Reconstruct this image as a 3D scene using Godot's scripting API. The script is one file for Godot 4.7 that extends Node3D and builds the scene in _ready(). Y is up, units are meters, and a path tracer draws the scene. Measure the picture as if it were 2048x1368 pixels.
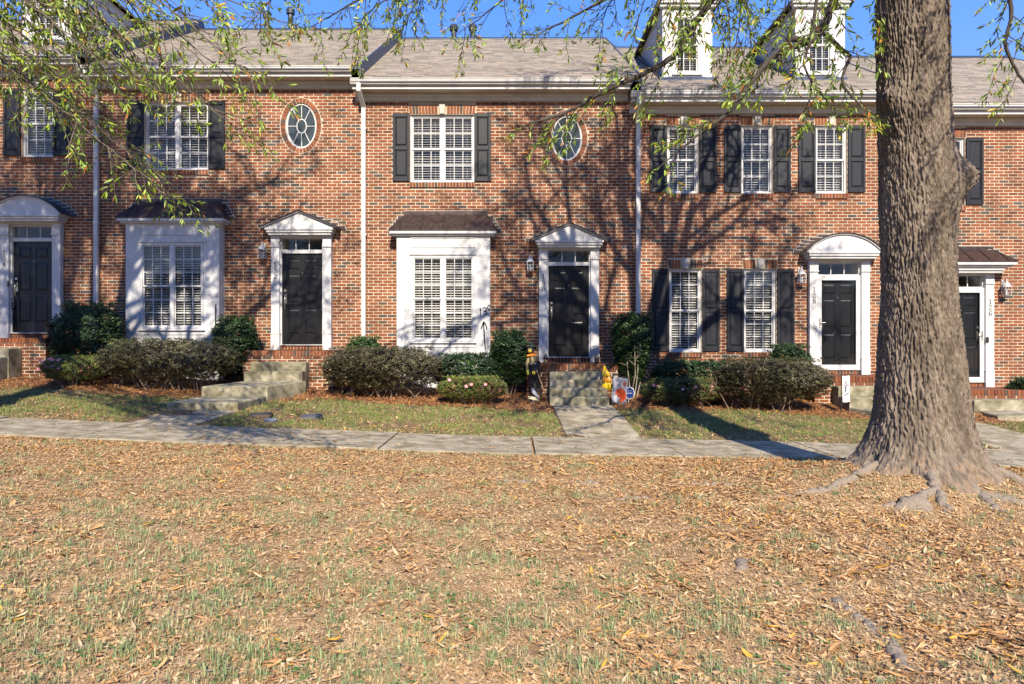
extends Node3D
# A row of brick townhouses behind a lawn, a willow oak in front. Metres, y up; the facade lies in the plane z = -15.5.

class B:
	# collects triangles (counter-clockwise from outside) for ONE mesh
	var v := PackedVector3Array()
	var n := PackedVector3Array()
	var c := PackedColorArray()
	var col := Color(1, 1, 1)
	func tri(p: Vector3, q: Vector3, r: Vector3) -> void:
		var m := (q - p).cross(r - p).normalized()
		v.append(p); v.append(r); v.append(q)
		n.append(m); n.append(m); n.append(m)
		c.append(col); c.append(col); c.append(col)
	func tris(p: Vector3, q: Vector3, r: Vector3, a: Vector3, b: Vector3, d: Vector3) -> void:
		v.append(p); v.append(r); v.append(q)
		n.append(a); n.append(d); n.append(b)
		c.append(col); c.append(col); c.append(col)
	func quad(a: Vector3, b: Vector3, d: Vector3, e: Vector3) -> void:
		tri(a, b, d)
		tri(a, d, e)
	func bx(x0, x1, y0, y1, z0, z1) -> void:
		var p000 := Vector3(x0, y0, z0); var p100 := Vector3(x1, y0, z0); var p010 := Vector3(x0, y1, z0); var p110 := Vector3(x1, y1, z0)
		var p001 := Vector3(x0, y0, z1); var p101 := Vector3(x1, y0, z1); var p011 := Vector3(x0, y1, z1); var p111 := Vector3(x1, y1, z1)
		quad(p001, p101, p111, p011); quad(p100, p000, p010, p110)
		quad(p000, p001, p011, p010); quad(p101, p100, p110, p111)
		quad(p011, p111, p110, p010); quad(p000, p100, p101, p001)
	func hexa(p: Array) -> void:
		# eight corners: bottom a b c d (counter-clockwise seen from above), then top
		quad(p[3], p[2], p[1], p[0]); quad(p[4], p[5], p[6], p[7])
		for i in 4:
			var j := (i + 1) % 4
			quad(p[i], p[j], p[4 + j], p[4 + i])
	func cb(x0, x1, y0, y1, z0, z1, h = 0.006) -> void:
		# box with chamfered edges
		var lo := Vector3(x0, y0, z0); var hi := Vector3(x1, y1, z1)
		var f := func(i: int, s: Vector3) -> Vector3:
			# corner s in {0,1}^3 as it shows on the face of axis i
			var r := Vector3()
			for k in 3:
				var w: float = lo[k] if s[k] < 0.5 else hi[k]
				if k != i:
					w += h if s[k] < 0.5 else -h
				r[k] = w
			return r
		var mid := (lo + hi) / 2.0
		for i in 3:
			var j := (i + 1) % 3; var k := (i + 2) % 3
			for s in 2:
				var q := []
				for t in [[0, 0], [1, 0], [1, 1], [0, 1]]:
					var m := Vector3(); m[i] = s; m[j] = t[0]; m[k] = t[1]
					q.append(f.call(i, m))
				if s == 1: quad(q[0], q[1], q[2], q[3])
				else: quad(q[3], q[2], q[1], q[0])
		for i in 3:
			var j := (i + 1) % 3; var k := (i + 2) % 3
			for s in 2:
				for t in 2:
					var a := Vector3(); a[j] = s; a[k] = t; a[i] = 0
					var b := a; b[i] = 1
					var q0: Vector3 = f.call(j, a); var q1: Vector3 = f.call(j, b); var q2: Vector3 = f.call(k, b); var q3: Vector3 = f.call(k, a)
					var o := (q0 + q2) / 2.0 - mid
					if (q1 - q0).cross(q2 - q0).dot(o) > 0: quad(q0, q1, q2, q3)
					else: quad(q3, q2, q1, q0)
		for x in 2:
			for y in 2:
				for z in 2:
					var s := Vector3(x, y, z)
					var a: Vector3 = f.call(0, s); var b: Vector3 = f.call(1, s); var d: Vector3 = f.call(2, s)
					if (b - a).cross(d - a).dot(a - mid) > 0: tri(a, b, d)
					else: tri(a, d, b)
	func prism(poly: PackedVector2Array, z0: float, z1: float) -> void:
		# a polygon in x, y pushed along z
		var p := poly
		if not Geometry2D.is_polygon_clockwise(p): pass
		else:
			p = poly.duplicate(); p.reverse()
		var t := Geometry2D.triangulate_polygon(p)
		for i in range(0, t.size(), 3):
			var a := p[t[i]]; var b := p[t[i + 1]]; var d := p[t[i + 2]]
			if (b - a).cross(d - a) < 0:
				var w := b; b = d; d = w
			tri(Vector3(a.x, a.y, z1), Vector3(b.x, b.y, z1), Vector3(d.x, d.y, z1))
			tri(Vector3(a.x, a.y, z0), Vector3(d.x, d.y, z0), Vector3(b.x, b.y, z0))
		for i in p.size():
			var a := p[i]; var b := p[(i + 1) % p.size()]
			quad(Vector3(a.x, a.y, z0), Vector3(b.x, b.y, z0), Vector3(b.x, b.y, z1), Vector3(a.x, a.y, z1))
	func tube(p: PackedVector3Array, r: PackedFloat32Array, sides: int, cap := true) -> void:
		var k := p.size()
		if k < 2: return
		var up := Vector3(0.31, 0.2, 0.93)
		var ring := []
		var nr := []
		for i in k:
			var d := (p[mini(i + 1, k - 1)] - p[maxi(i - 1, 0)]).normalized()
			if d.length_squared() < 0.5: d = Vector3.UP
			var a := up - d * up.dot(d)
			if a.length_squared() < 1e-4: a = d.cross(Vector3(1, 0, 0.1))
			a = a.normalized(); up = a
			var b := d.cross(a)
			var ps := PackedVector3Array(); var ns := PackedVector3Array()
			for s in sides:
				var w := TAU * s / sides
				var o := a * cos(w) + b * sin(w)
				ps.append(p[i] + o * r[i]); ns.append(o)
			ring.append(ps); nr.append(ns)
		for i in k - 1:
			for s in sides:
				var t := (s + 1) % sides
				var A: PackedVector3Array = ring[i]; var C: PackedVector3Array = ring[i + 1]; var NA: PackedVector3Array = nr[i]; var NC: PackedVector3Array = nr[i + 1]
				tris(A[s], A[t], C[t], NA[s], NA[t], NC[t])
				tris(A[s], C[t], C[s], NA[s], NC[t], NC[s])
		if cap:
			for e in [[0, true], [k - 1, false]]:
				var R: PackedVector3Array = ring[e[0]]
				for s in sides:
					var t := (s + 1) % sides
					if e[1]: tri(p[e[0]], R[t], R[s])
					else: tri(p[e[0]], R[s], R[t])
	func lathe(at: Vector3, prof: Array, seg: int, lobes := 0, depth := 0.0, tilt := Basis()) -> void:
		# prof: [radius, height] from bottom to top; lobes give ribs
		var rows := []
		for q in prof:
			var ps := PackedVector3Array()
			for s in seg:
				var w := TAU * s / seg
				var rr: float = q[0] * (1.0 - depth * (0.5 + 0.5 * cos(w * lobes)) if lobes > 0 else 1.0)
				ps.append(at + tilt * Vector3(cos(w) * rr, q[1], -sin(w) * rr))
			rows.append(ps)
		for i in rows.size() - 1:
			for s in seg:
				var t := (s + 1) % seg
				quad(rows[i][s], rows[i][t], rows[i + 1][t], rows[i + 1][s])
	func mesh() -> ArrayMesh:
		var a := []
		a.resize(Mesh.ARRAY_MAX)
		a[Mesh.ARRAY_VERTEX] = v; a[Mesh.ARRAY_NORMAL] = n; a[Mesh.ARRAY_COLOR] = c
		var m := ArrayMesh.new()
		m.add_surface_from_arrays(Mesh.PRIMITIVE_TRIANGLES, a)
		return m

var M := {}
var used := {}
var rng := RandomNumberGenerator.new()
var nz := FastNoiseLite.new()

func numbered(called: String) -> String:
	used[called] = used.get(called, -1) + 1
	return called if used[called] == 0 else "%s_%03d" % [called, used[called]]
func tag(o, label: String, category: String, group := "", kind := ""):
	o.set_meta("label", label)
	o.set_meta("category", category)
	if group: o.set_meta("group", group)
	if kind: o.set_meta("kind", kind)
	return o
func thing(called: String, at: Vector3, label: String, category: String, group := "") -> Node3D:
	var o := Node3D.new()
	o.name = numbered(called)
	add_child(o)
	o.position = at
	tag(o, label, category, group)
	return o
func inst(mesh: Mesh, called: String, mat: Material, parent: Node, at := Transform3D()) -> MeshInstance3D:
	var o := MeshInstance3D.new()
	o.name = called if parent != self else numbered(called)
	o.mesh = mesh
	o.material_override = mat
	o.transform = at
	parent.add_child(o, true)
	return o
func put(b: B, called: String, mat: Material, parent: Node) -> MeshInstance3D:
	return inst(b.mesh(), called, mat, parent)
func structure(b: B, called: String, mat: Material) -> MeshInstance3D:
	var o := put(b, called, mat, self)
	o.set_meta("kind", "structure")
	return o
func many(called: String, mesh: Mesh, mat: Material, where: Array, tint: PackedColorArray, parent: Node) -> MultiMeshInstance3D:
	var m := MultiMesh.new()
	m.transform_format = MultiMesh.TRANSFORM_3D
	m.use_colors = true
	m.mesh = mesh
	m.instance_count = where.size()
	for i in where.size():
		m.set_instance_transform(i, where[i])
		m.set_instance_color(i, tint[i])
	var o := MultiMeshInstance3D.new()
	o.name = called
	o.multimesh = m
	o.material_override = mat
	o.set_meta("kind", "stuff")
	parent.add_child(o, true)
	return o

# ---------------------------------------------------------------- materials
func noise(seed_: int, freq: float, lo: Color, hi: Color, oct := 4, size := 512, kind := FastNoiseLite.TYPE_SIMPLEX_SMOOTH, sharp := 0.0) -> NoiseTexture2D:
	var f := FastNoiseLite.new()
	f.seed = seed_; f.frequency = freq; f.noise_type = kind
	f.fractal_type = FastNoiseLite.FRACTAL_FBM; f.fractal_octaves = oct
	var t := NoiseTexture2D.new()
	t.width = size; t.height = size; t.seamless = true; t.noise = f
	var g := Gradient.new()
	g.offsets = PackedFloat32Array([sharp, 1.0 - sharp]); g.colors = PackedColorArray([lo, hi])
	t.color_ramp = g
	return t
func bump(seed_: int, freq: float, oct := 4, size := 512, kind := FastNoiseLite.TYPE_SIMPLEX_SMOOTH) -> NoiseTexture2D:
	return noise(seed_, freq, Color.BLACK, Color.WHITE, oct, size, kind)
func mat(lin: Color, rough := 0.7, opt := {}) -> StandardMaterial3D:
	# lin: linear base colour
	var m := StandardMaterial3D.new()
	m.albedo_color = lin.linear_to_srgb()
	m.roughness = rough
	m.cull_mode = BaseMaterial3D.CULL_DISABLED
	if opt.get("vc", false): m.vertex_color_use_as_albedo = true
	if opt.has("tex"):
		m.albedo_texture = opt.tex
	if opt.has("bump"):
		m.heightmap_enabled = true; m.heightmap_texture = opt.bump; m.heightmap_scale = opt.get("depth", 0.2)
	if opt.has("tex") or opt.has("bump"):
		m.uv1_triplanar = true; m.uv1_world_triplanar = opt.get("world", true)
		var s = opt.get("scale", 1.0)
		m.uv1_scale = s if s is Vector3 else Vector3(s, s, s)
	if opt.has("back"):
		m.backlight_enabled = true; m.backlight = opt.back
	if opt.has("wear"):
		# slow drift of tone over metres
		m.detail_enabled = true; m.detail_albedo = opt.wear; m.detail_blend_mode = BaseMaterial3D.BLEND_MODE_MUL
		m.detail_uv_layer = BaseMaterial3D.DETAIL_UV_2; m.uv2_triplanar = true; m.uv2_world_triplanar = true
		var w = opt.get("wear_scale", 0.15)
		m.uv2_scale = Vector3(w, w, w)
	m.metallic = opt.get("metal", 0.0)
	if opt.has("spec"): m.metallic_specular = opt.spec
	return m
func grey(a: float) -> Color:
	return Color(a, a, a)
func materials() -> void:
	var fine := noise(3, 0.045, grey(0.72), grey(1.0), 4)
	var soft := noise(5, 0.012, grey(0.8), grey(1.0), 5)
	var paint := noise(6, 0.010, grey(0.92), grey(1.0), 4, 512, FastNoiseLite.TYPE_SIMPLEX_SMOOTH, 0.2)
	var pit := bump(9, 0.06, 4)
	var drift := noise(17, 0.012, Color(0.84, 0.82, 0.80), Color(1, 1, 1), 5, 512, FastNoiseLite.TYPE_SIMPLEX_SMOOTH, 0.2)
	var stain := noise(18, 0.014, Color(0.76, 0.74, 0.69), Color(1, 1, 1), 6, 512, FastNoiseLite.TYPE_SIMPLEX_SMOOTH, 0.2)
	var rough := bump(12, 0.02, 5)
	M.brick = mat(grey(1.0), 0.9, {"vc": true, "tex": noise(21, 0.05, Color(0.66, 0.62, 0.62), Color(1, 1, 1), 4), "bump": pit, "depth": 0.25, "scale": 4.0, "wear": drift, "wear_scale": 0.22})
	M.mortar = mat(Color(0.72, 0.635, 0.49), 0.95, {"wear": drift, "wear_scale": 0.22, "tex": fine, "bump": pit, "depth": 0.2, "scale": 3.0})
	M.white = mat(Color(0.53, 0.53, 0.53), 0.5, {"tex": paint, "bump": bump(14, 0.02, 3), "depth": 0.06, "scale": 0.7})
	M.trim = mat(Color(0.52, 0.515, 0.50), 0.5, {"tex": paint, "scale": 0.5})
	M.cream = mat(Color(0.56, 0.52, 0.45), 0.6, {"tex": paint, "scale": 0.5})
	M.keystone = mat(Color(0.55, 0.52, 0.46), 0.8, {"tex": fine, "scale": 4.0})
	M.siding = mat(Color(0.50, 0.50, 0.51), 0.6, {"tex": paint, "scale": 0.8})
	M.shutter = mat(Color(0.017, 0.0195, 0.027), 0.5, {"spec": 0.4, "tex": noise(31, 0.02, grey(0.6), grey(1.0), 5), "bump": bump(32, 0.03, 4), "depth": 0.08, "scale": Vector3(6, 0.8, 6)})
	M.door = mat(Color(0.008, 0.008, 0.010), 0.36, {"spec": 0.45, "tex": noise(33, 0.02, grey(0.7), grey(1.0), 4), "bump": bump(34, 0.03, 3), "depth": 0.05, "scale": Vector3(7, 0.7, 7)})
	M.copper = mat(Color(0.095, 0.073, 0.064), 0.4, {"tex": noise(35, 0.012, Color(0.55, 0.5, 0.5), Color(1, 0.95, 0.92), 5), "scale": 1.2, "metal": 0.35})
	M.slate_metal = mat(Color(0.045, 0.052, 0.07), 0.45, {"tex": soft, "scale": 1.2, "metal": 0.3})
	M.flashing = mat(Color(0.06, 0.075, 0.12), 0.5, {"tex": soft, "scale": 1.0, "metal": 0.2})
	M.shingle = mat(grey(1.0), 0.95, {"vc": true, "tex": noise(41, 0.09, grey(0.62), grey(1.0), 3), "scale": 2.0})
	M.slat = mat(Color(0.60, 0.60, 0.58), 0.55)
	M.interior = mat(Color(0.34, 0.31, 0.27), 0.9)
	M.glass = mat(Color(0.9, 0.95, 0.95), 0.03)
	M.glass.transparency = BaseMaterial3D.TRANSPARENCY_ALPHA
	M.glass.albedo_color = Color(0.25, 0.3, 0.3, 0.03)
	M.frosted = mat(Color(0.045, 0.06, 0.072), 0.04)
	M.brass = mat(Color(0.55, 0.50, 0.40), 0.3, {"metal": 0.9})
	M.black = mat(Color(0.012, 0.012, 0.013), 0.5)
	M.lantern = mat(Color(0.50, 0.50, 0.50), 0.4, {"metal": 0.2})
	M.concrete = mat(Color(0.44, 0.40, 0.315), 0.92, {"wear": stain, "wear_scale": 0.6, "tex": noise(51, 0.006, Color(0.66, 0.67, 0.60), Color(1, 1, 1), 6), "bump": pit, "depth": 0.25, "scale": 0.8})
	M.walk = mat(Color(0.43, 0.38, 0.28), 0.92, {"wear": stain, "wear_scale": 0.35, "tex": noise(52, 0.008, Color(0.74, 0.73, 0.70), Color(1, 1, 1), 6), "bump": pit, "depth": 0.2, "scale": 0.7})
	M.soil = mat(grey(1.0), 1.0, {"wear": drift, "wear_scale": 0.3, "vc": true, "tex": noise(61, 0.03, Color(0.70, 0.66, 0.62), Color(1, 1, 1), 6, 1024), "bump": bump(62, 0.03, 6, 1024), "depth": 1.2, "scale": 1.3})
	M.bark = mat(grey(1.0), 0.95, {"vc": true, "tex": noise(71, 0.03, Color(0.55, 0.52, 0.5), Color(1, 1, 1), 5), "bump": bump(72, 0.03, 5), "depth": 0.9, "scale": Vector3(6, 1.2, 6)})
	M.twig = mat(Color(0.13, 0.10, 0.075), 0.9, {"vc": true})
	M.root = mat(Color(0.33, 0.265, 0.20), 0.95, {"tex": noise(73, 0.03, grey(0.6), grey(1.0), 5), "bump": rough, "depth": 0.8, "scale": 3.0})
	M.leaf = mat(grey(1.0), 0.45, {"vc": true, "back": Color(0.40, 0.45, 0.12)})
	M.shrub = mat(grey(1.0), 0.48, {"vc": true, "back": Color(0.10, 0.14, 0.05)})
	M.petal = mat(grey(1.0), 0.7, {"vc": true, "back": Color(0.3, 0.15, 0.15)})
	M.dry = mat(grey(1.0), 0.75, {"vc": true, "back": Color(0.14, 0.09, 0.04)})
	M.grass = mat(grey(1.0), 0.6, {"vc": true, "back": Color(0.10, 0.13, 0.04)})
	M.paint_mark = mat(Color(0.008, 0.008, 0.009), 0.7)
	M.plain = mat(grey(1.0), 0.7, {"vc": true})

# ---------------------------------------------------------------- the lie of the land
var GX := [-40.0, -12.0, -6.75, -3.45, 0.0, 4.1, 6.75, 12.0, 40.0]
var GY := [1.1, 0.48, 0.26, 0.122, 0.01, -0.06, -0.17, -0.36, -0.9]
func lerps(X: Array, Y: Array, x: float) -> float:
	if x <= X[0]: return Y[0]
	for i in X.size() - 1:
		if x <= X[i + 1]: return lerpf(Y[i], Y[i + 1], (x - X[i]) / (X[i + 1] - X[i]))
	return Y[-1]
func g(x: float) -> float:
	return (lerps(GX, GY, x - 0.7) + lerps(GX, GY, x) * 2.0 + lerps(GX, GY, x + 0.7)) / 4.0
const TREE := Vector3(4.19, 0.0, -7.0)
func gy(x: float, z: float) -> float:
	var y := g(x)
	if z < -10.6: y += lerps([-16.0, -14.6, -13.6, -10.6], [0.42, 0.36, 0.24, 0.0], z)
	if z < -8.95 and z > -10.65: return y - 0.03
	var d := Vector2((x - TREE.x) * 0.8, (z - TREE.z)).length()
	y += 0.34 * exp(-d * d / 1.15)
	if z > -9.0 or z < -10.7: y += nz.get_noise_2d(x * 14.0, z * 14.0) * 0.035 * minf(1.0, absf(z + 9.8) - 0.7 if absf(z + 9.8) < 1.7 else 1.0)
	return y

# ---------------------------------------------------------------- brickwork
const CY := 0.0709
const CX := 0.2127
const BL := 0.1985
const BH := 0.0572
var brick_mesh := []     # whole bricks, one for each tone
var soldier_mesh := []   # bricks on end
func brick_tone(r: RandomNumberGenerator) -> Color:
	var k := r.randf()
	if k < 0.042: return Color(0.125, 0.108, 0.108)
	if k < 0.10: return Color(0.15, 0.105, 0.075)
	if k < 0.22: return Color(0.20, 0.068, 0.030)
	if k < 0.42: return Color(0.38, 0.142, 0.057)
	return Color(0.35, 0.112, 0.042) * r.randf_range(0.85, 1.15)
func brick(b: B, x0: float, x1: float, y0: float, y1: float, zb: float, zf: float) -> void:
	# a brick showing its front face with worn edges; its back lies in the mortar
	var h := 0.004
	var a := [Vector3(x0, y0, zb), Vector3(x1, y0, zb), Vector3(x1, y1, zb), Vector3(x0, y1, zb)]
	var f := [Vector3(x0 + h, y0 + h, zf), Vector3(x1 - h, y0 + h, zf), Vector3(x1 - h, y1 - h, zf), Vector3(x0 + h, y1 - h, zf)]
	b.quad(f[0], f[1], f[2], f[3])
	for i in 4:
		var j := (i + 1) % 4
		b.quad(a[i], a[j], f[j], f[i])
func brick_variants() -> void:
	var r := RandomNumberGenerator.new(); r.seed = 5
	for i in 14:
		var b := B.new(); b.col = brick_tone(r)
		if i < 2: b.col = Color(0.125, 0.108, 0.108) * (1.0 - 0.25 * i)
		elif i > 11: b.col = Color(0.15, 0.105, 0.075)
		brick(b, -BL / 2, BL / 2, -BH / 2, BH / 2, -0.012, 0.0)
		brick_mesh.append(b.mesh())
	for i in 8:
		var b := B.new(); b.col = brick_tone(r)
		b.cb(-0.029, 0.029, -0.5, 0.5, -0.5, 0.0, 0.004)
		soldier_mesh.append(b.mesh())
func tone_pick(r: RandomNumberGenerator) -> int:
	var k := r.randf()
	if k < 0.042: return r.randi_range(0, 1)
	if k < 0.10: return r.randi_range(12, 13)
	return r.randi_range(2, 11)
func spans(x0: float, x1: float, y: float, no: Array) -> Array:
	# what is left of [x0, x1] at height y outside the openings
	var out := [[x0, x1]]
	for o in no:
		var a: float; var c: float
		if o.size() == 5:
			var t: float = (y - o[1]) / o[3]
			if absf(t) >= 1.0: continue
			var w: float = o[2] * sqrt(1.0 - t * t)
			a = o[0] - w; c = o[0] + w
		else:
			if y + 0.024 < o[2] or y - 0.024 > o[3]: continue
			a = o[0]; c = o[1]
		var nx := []
		for s in out:
			if c <= s[0] or a >= s[1]: nx.append(s); continue
			if a > s[0]: nx.append([s[0], a])
			if c < s[1]: nx.append([c, s[1]])
		out = nx
	return out
func brick_field(wall: Node3D, W: float, y0: float, y1: float, no: Array, focus: Vector2, single: int, sd: int) -> void:
	var r := RandomNumberGenerator.new(); r.seed = sd
	var whole := []
	var rest := B.new()
	var k0 := int(ceil(y0 / CY)); var k1 := int(floor(y1 / CY))
	for k in range(k0, k1):
		var yc := (k + 0.5) * CY
		for s in spans(0.004, W - 0.004, yc, no):
			var i := int(floor(s[0] / CX)) - 1
			var off := 0.5 * CX * (k % 2)
			while true:
				var a: float = i * CX + off + 0.0055
				var c: float = a + BL
				i += 1
				if a > s[1]: break
				var aa := maxf(a, s[0] + 0.004); var cc := minf(c, s[1] - 0.004)
				if cc - aa < 0.022: continue
				var jz := r.randf_range(-0.0025, 0.0015)
				if aa == a and cc == c:
					whole.append([Vector3((a + c) / 2, yc + r.randf_range(-0.001, 0.001), jz), tone_pick(r)])
				else:
					rest.col = brick_tone(r)
					brick(rest, aa, cc, yc - BH / 2, yc + BH / 2, -0.012 + jz, jz)
	whole.sort_custom(func(p, q): return Vector2((p[0].x - focus.x) * 0.5, p[0].y - focus.y).length() < Vector2((q[0].x - focus.x) * 0.5, q[0].y - focus.y).length())
	for i in whole.size():
		var w = whole[i]
		if i < single:
			inst(brick_mesh[w[1]], "brick", M.brick, wall, Transform3D(Basis(), w[0]))
		else:
			rest.col = brick_tone(r)
			var p: Vector3 = w[0]
			brick(rest, p.x - BL / 2, p.x + BL / 2, p.y - BH / 2, p.y + BH / 2, -0.012 + p.z, p.z)
	var o := put(rest, "brickwork", M.brick, wall)
	o.set_meta("kind", "stuff")
func sheet(W: float, y0: float, y1: float, holes: Array, z: float) -> B:
	# the mortar behind the bricks, with the openings left out
	var xs := [0.0, W]; var ys := [y0, y1]
	for o in holes:
		if o.size() == 5:
			xs.append_array([o[0] - o[2], o[0] + o[2]]); ys.append_array([o[1] - o[3], o[1] + o[3]])
		else:
			xs.append_array([o[0], o[1]]); ys.append_array([o[2], o[3]])
	xs.sort(); ys.sort()
	var b := B.new()
	for i in xs.size() - 1:
		for j in ys.size() - 1:
			if xs[i + 1] - xs[i] < 1e-5 or ys[j + 1] - ys[j] < 1e-5: continue
			var m := Vector2((xs[i] + xs[i + 1]) / 2, (ys[j] + ys[j + 1]) / 2)
			var inside: bool = m.y < y0 or m.y > y1
			for o in holes:
				if o.size() == 5: inside = inside or (absf(m.x - o[0]) < o[2] and absf(m.y - o[1]) < o[3])
				else: inside = inside or (m.x > o[0] and m.x < o[1] and m.y > o[2] and m.y < o[3])
			if not inside:
				b.quad(Vector3(xs[i], ys[j], z), Vector3(xs[i + 1], ys[j], z), Vector3(xs[i + 1], ys[j + 1], z), Vector3(xs[i], ys[j + 1], z))
	for o in holes:
		if o.size() == 5:
			for q in 4:
				var c := Vector3(o[0] + o[2] * [1, -1, -1, 1][q], o[1] + o[3] * [1, 1, -1, -1][q], z)
				for s in 10:
					var w0 := PI / 2 * q + PI / 20 * s; var w1 := w0 + PI / 20
					b.tri(c, Vector3(o[0] + o[2] * cos(w1), o[1] + o[3] * sin(w1), z), Vector3(o[0] + o[2] * cos(w0), o[1] + o[3] * sin(w0), z))
	return b
func reveal(b: B, x0, x1, y0, y1, z0, z1) -> void:
	# the four sides of an opening in the wall
	b.quad(Vector3(x0, y0, z1), Vector3(x0, y0, z0), Vector3(x0, y1, z0), Vector3(x0, y1, z1))
	b.quad(Vector3(x1, y0, z0), Vector3(x1, y0, z1), Vector3(x1, y1, z1), Vector3(x1, y1, z0))
	b.quad(Vector3(x0, y1, z1), Vector3(x0, y1, z0), Vector3(x1, y1, z0), Vector3(x1, y1, z1))
	b.quad(Vector3(x0, y0, z0), Vector3(x0, y0, z1), Vector3(x1, y0, z1), Vector3(x1, y0, z0))
func soldier_row(parent: Node, called: String, x0: float, x1: float, y0: float, y1: float, z: float, depth: float, flare: float, gap_at: float, gap: float, r: RandomNumberGenerator) -> Node3D:
	# bricks on end in a row: window arch, sill or edge of a landing
	var o := Node3D.new(); o.name = called; parent.add_child(o, true)
	var nbr := int(round((x1 - x0) / 0.0709))
	var st := (x1 - x0) / nbr
	for i in nbr:
		var x := x0 + st * (i + 0.5)
		if absf(x - gap_at) < gap / 2 + st * 0.3: continue
		var t := (x - (x0 + x1) / 2) / ((x1 - x0) / 2)
		var bs := Basis(Vector3(0, 0, 1), -flare * t).scaled_local(Vector3(st / 0.068 * 0.98, y1 - y0 - 0.004, depth))
		inst(soldier_mesh[r.randi_range(0, 7)], "brick", M.brick, o, Transform3D(bs, Vector3(x + flare * t * 0.0, (y0 + y1) / 2, z + r.randf_range(-0.002, 0.002))))
	var b := B.new()
	b.bx(x0, x1, y0 + 0.003, y1 - 0.003, z - depth * 0.8, z - 0.008)
	put(b, "mortar", M.mortar, o)
	return o

# ---------------------------------------------------------------- windows and doors
var slat_mesh := {}
func window(h: Node3D, x0: float, x1: float, y0: float, y1: float, zf: float, units: int, cols: int, rows: int, part_label := "") -> Node3D:
	var w := Node3D.new(); w.name = "window"; h.add_child(w, true)
	if part_label: w.set_meta("label", part_label)
	var c := 0.042
	var fr := B.new()
	fr.cb(x0, x0 + c, y0, y1, zf - 0.08, zf, 0.004)
	fr.cb(x1 - c, x1, y0, y1, zf - 0.08, zf, 0.004)
	fr.cb(x0 + c, x1 - c, y1 - c, y1, zf - 0.08, zf - 0.001, 0.004)
	fr.cb(x0 + c, x1 - c, y0, y0 + c * 1.1, zf - 0.08, zf - 0.001, 0.004)
	var mw := 0.085
	var uw := (x1 - x0 - 2 * c - (units - 1) * mw) / units
	for u in units - 1:
		var mx := x0 + c + uw + (uw + mw) * u
		fr.cb(mx, mx + mw, y0 + c * 1.1, y1 - c, zf - 0.08, zf - 0.002, 0.004)
	put(fr, "frame", M.white, w)
	var ym := (y0 + y1) / 2 + 0.005
	var dark := B.new()
	var rb := 3.0 if zf > -0.5 else 1.0
	dark.bx(x0 + 0.01, x1 - 0.01, y0 + 0.01, y1 - 0.01, zf - rb - 0.02, zf - rb)
	reveal(dark, x0 + 0.01, x1 - 0.01, y0 + 0.01, y1 - 0.01, zf - rb - 0.01, zf - 0.07)
	put(dark, "room", M.interior, w)
	var sl_gap := 0.056
	for u in units:
		var a := x0 + c + (uw + mw) * u
		var e := a + uw
		for half in 2:
			var b0: float = ym - 0.022 if half == 0 else y0 + c * 1.1
			var b1: float = y1 - c if half == 0 else ym + 0.022
			var z: float = zf - 0.018 if half == 0 else zf - 0.042
			var s := B.new()
			var t := 0.024
			s.cb(a, a + t, b0, b1, z - 0.03, z, 0.003); s.cb(e - t, e, b0, b1, z - 0.03, z, 0.003)
			s.cb(a + t, e - t, b1 - (t if half == 0 else 0.044), b1, z - 0.03, z - 0.001, 0.003); s.cb(a + t, e - t, b0, b0 + (0.044 if half == 0 else t * 1.3), z - 0.03, z - 0.001, 0.003)
			var gx0 := a + t; var gx1 := e - t
			var gb0: float = b0 + (0.044 if half == 0 else t * 1.3); var gb1: float = b1 - (t if half == 0 else 0.044)
			var mt := 0.008
			for i in range(1, cols):
				var x := lerpf(gx0, gx1, float(i) / cols)
				s.bx(x - mt, x + mt, gb0, gb1, z - 0.024, z - 0.006)
			for j in range(1, rows):
				var y := lerpf(gb0, gb1, float(j) / rows)
				s.bx(gx0, gx1, y - mt, y + mt, z - 0.0245, z - 0.0055)
			put(s, "sash", M.white, w)
			for i in cols:
				for j in rows:
					var p := B.new()
					var xa := lerpf(gx0, gx1, float(i) / cols) + 0.004; var xb := lerpf(gx0, gx1, float(i + 1) / cols) - 0.004
					var ya := lerpf(gb0, gb1, float(j) / rows) + 0.004; var yb := lerpf(gb0, gb1, float(j + 1) / rows) - 0.004
					p.quad(Vector3(xa, ya, z - 0.016), Vector3(xb, ya, z - 0.016), Vector3(xb, yb, z - 0.016), Vector3(xa, yb, z - 0.016))
					put(p, "pane", M.glass, w)
		var key := "%.3f" % uw
		if not slat_mesh.has(key):
			var sb := B.new()
			for q in 3:
				# a slat is slightly crowned
				var z0 := -0.024 + 0.016 * q; var z1 := z0 + 0.016
				var yy := [0.0, 0.0025, 0.0025, 0.0]
				sb.quad(Vector3(-uw / 2 + 0.006, yy[q], z1), Vector3(uw / 2 - 0.006, yy[q], z1), Vector3(uw / 2 - 0.006, yy[q + 1], z0), Vector3(-uw / 2 + 0.006, yy[q + 1], z0))
			sb.bx(-uw / 2 + 0.006, uw / 2 - 0.006, -0.003, 0.0005, -0.0235, 0.0235)
			slat_mesh[key] = sb.mesh()
		var y := y0 + c + 0.03
		while y < y1 - c - 0.02:
			var tilt := 0.42 + 0.04 * sin(y * 9.0 + x0)
			inst(slat_mesh[key], "slat", M.slat, w, Transform3D(Basis(Vector3(1, 0, 0), tilt), Vector3((a + e) / 2, y, zf - 0.135)))
			y += sl_gap
		var cord := B.new()
		for q in [0.2, 0.8]:
			cord.bx(lerpf(a, e, q) - 0.0015, lerpf(a, e, q) + 0.0015, y0 + c, y1 - c, zf - 0.106, zf - 0.104)
		put(cord, "blind_cord", M.slat, w)
	return w
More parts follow.
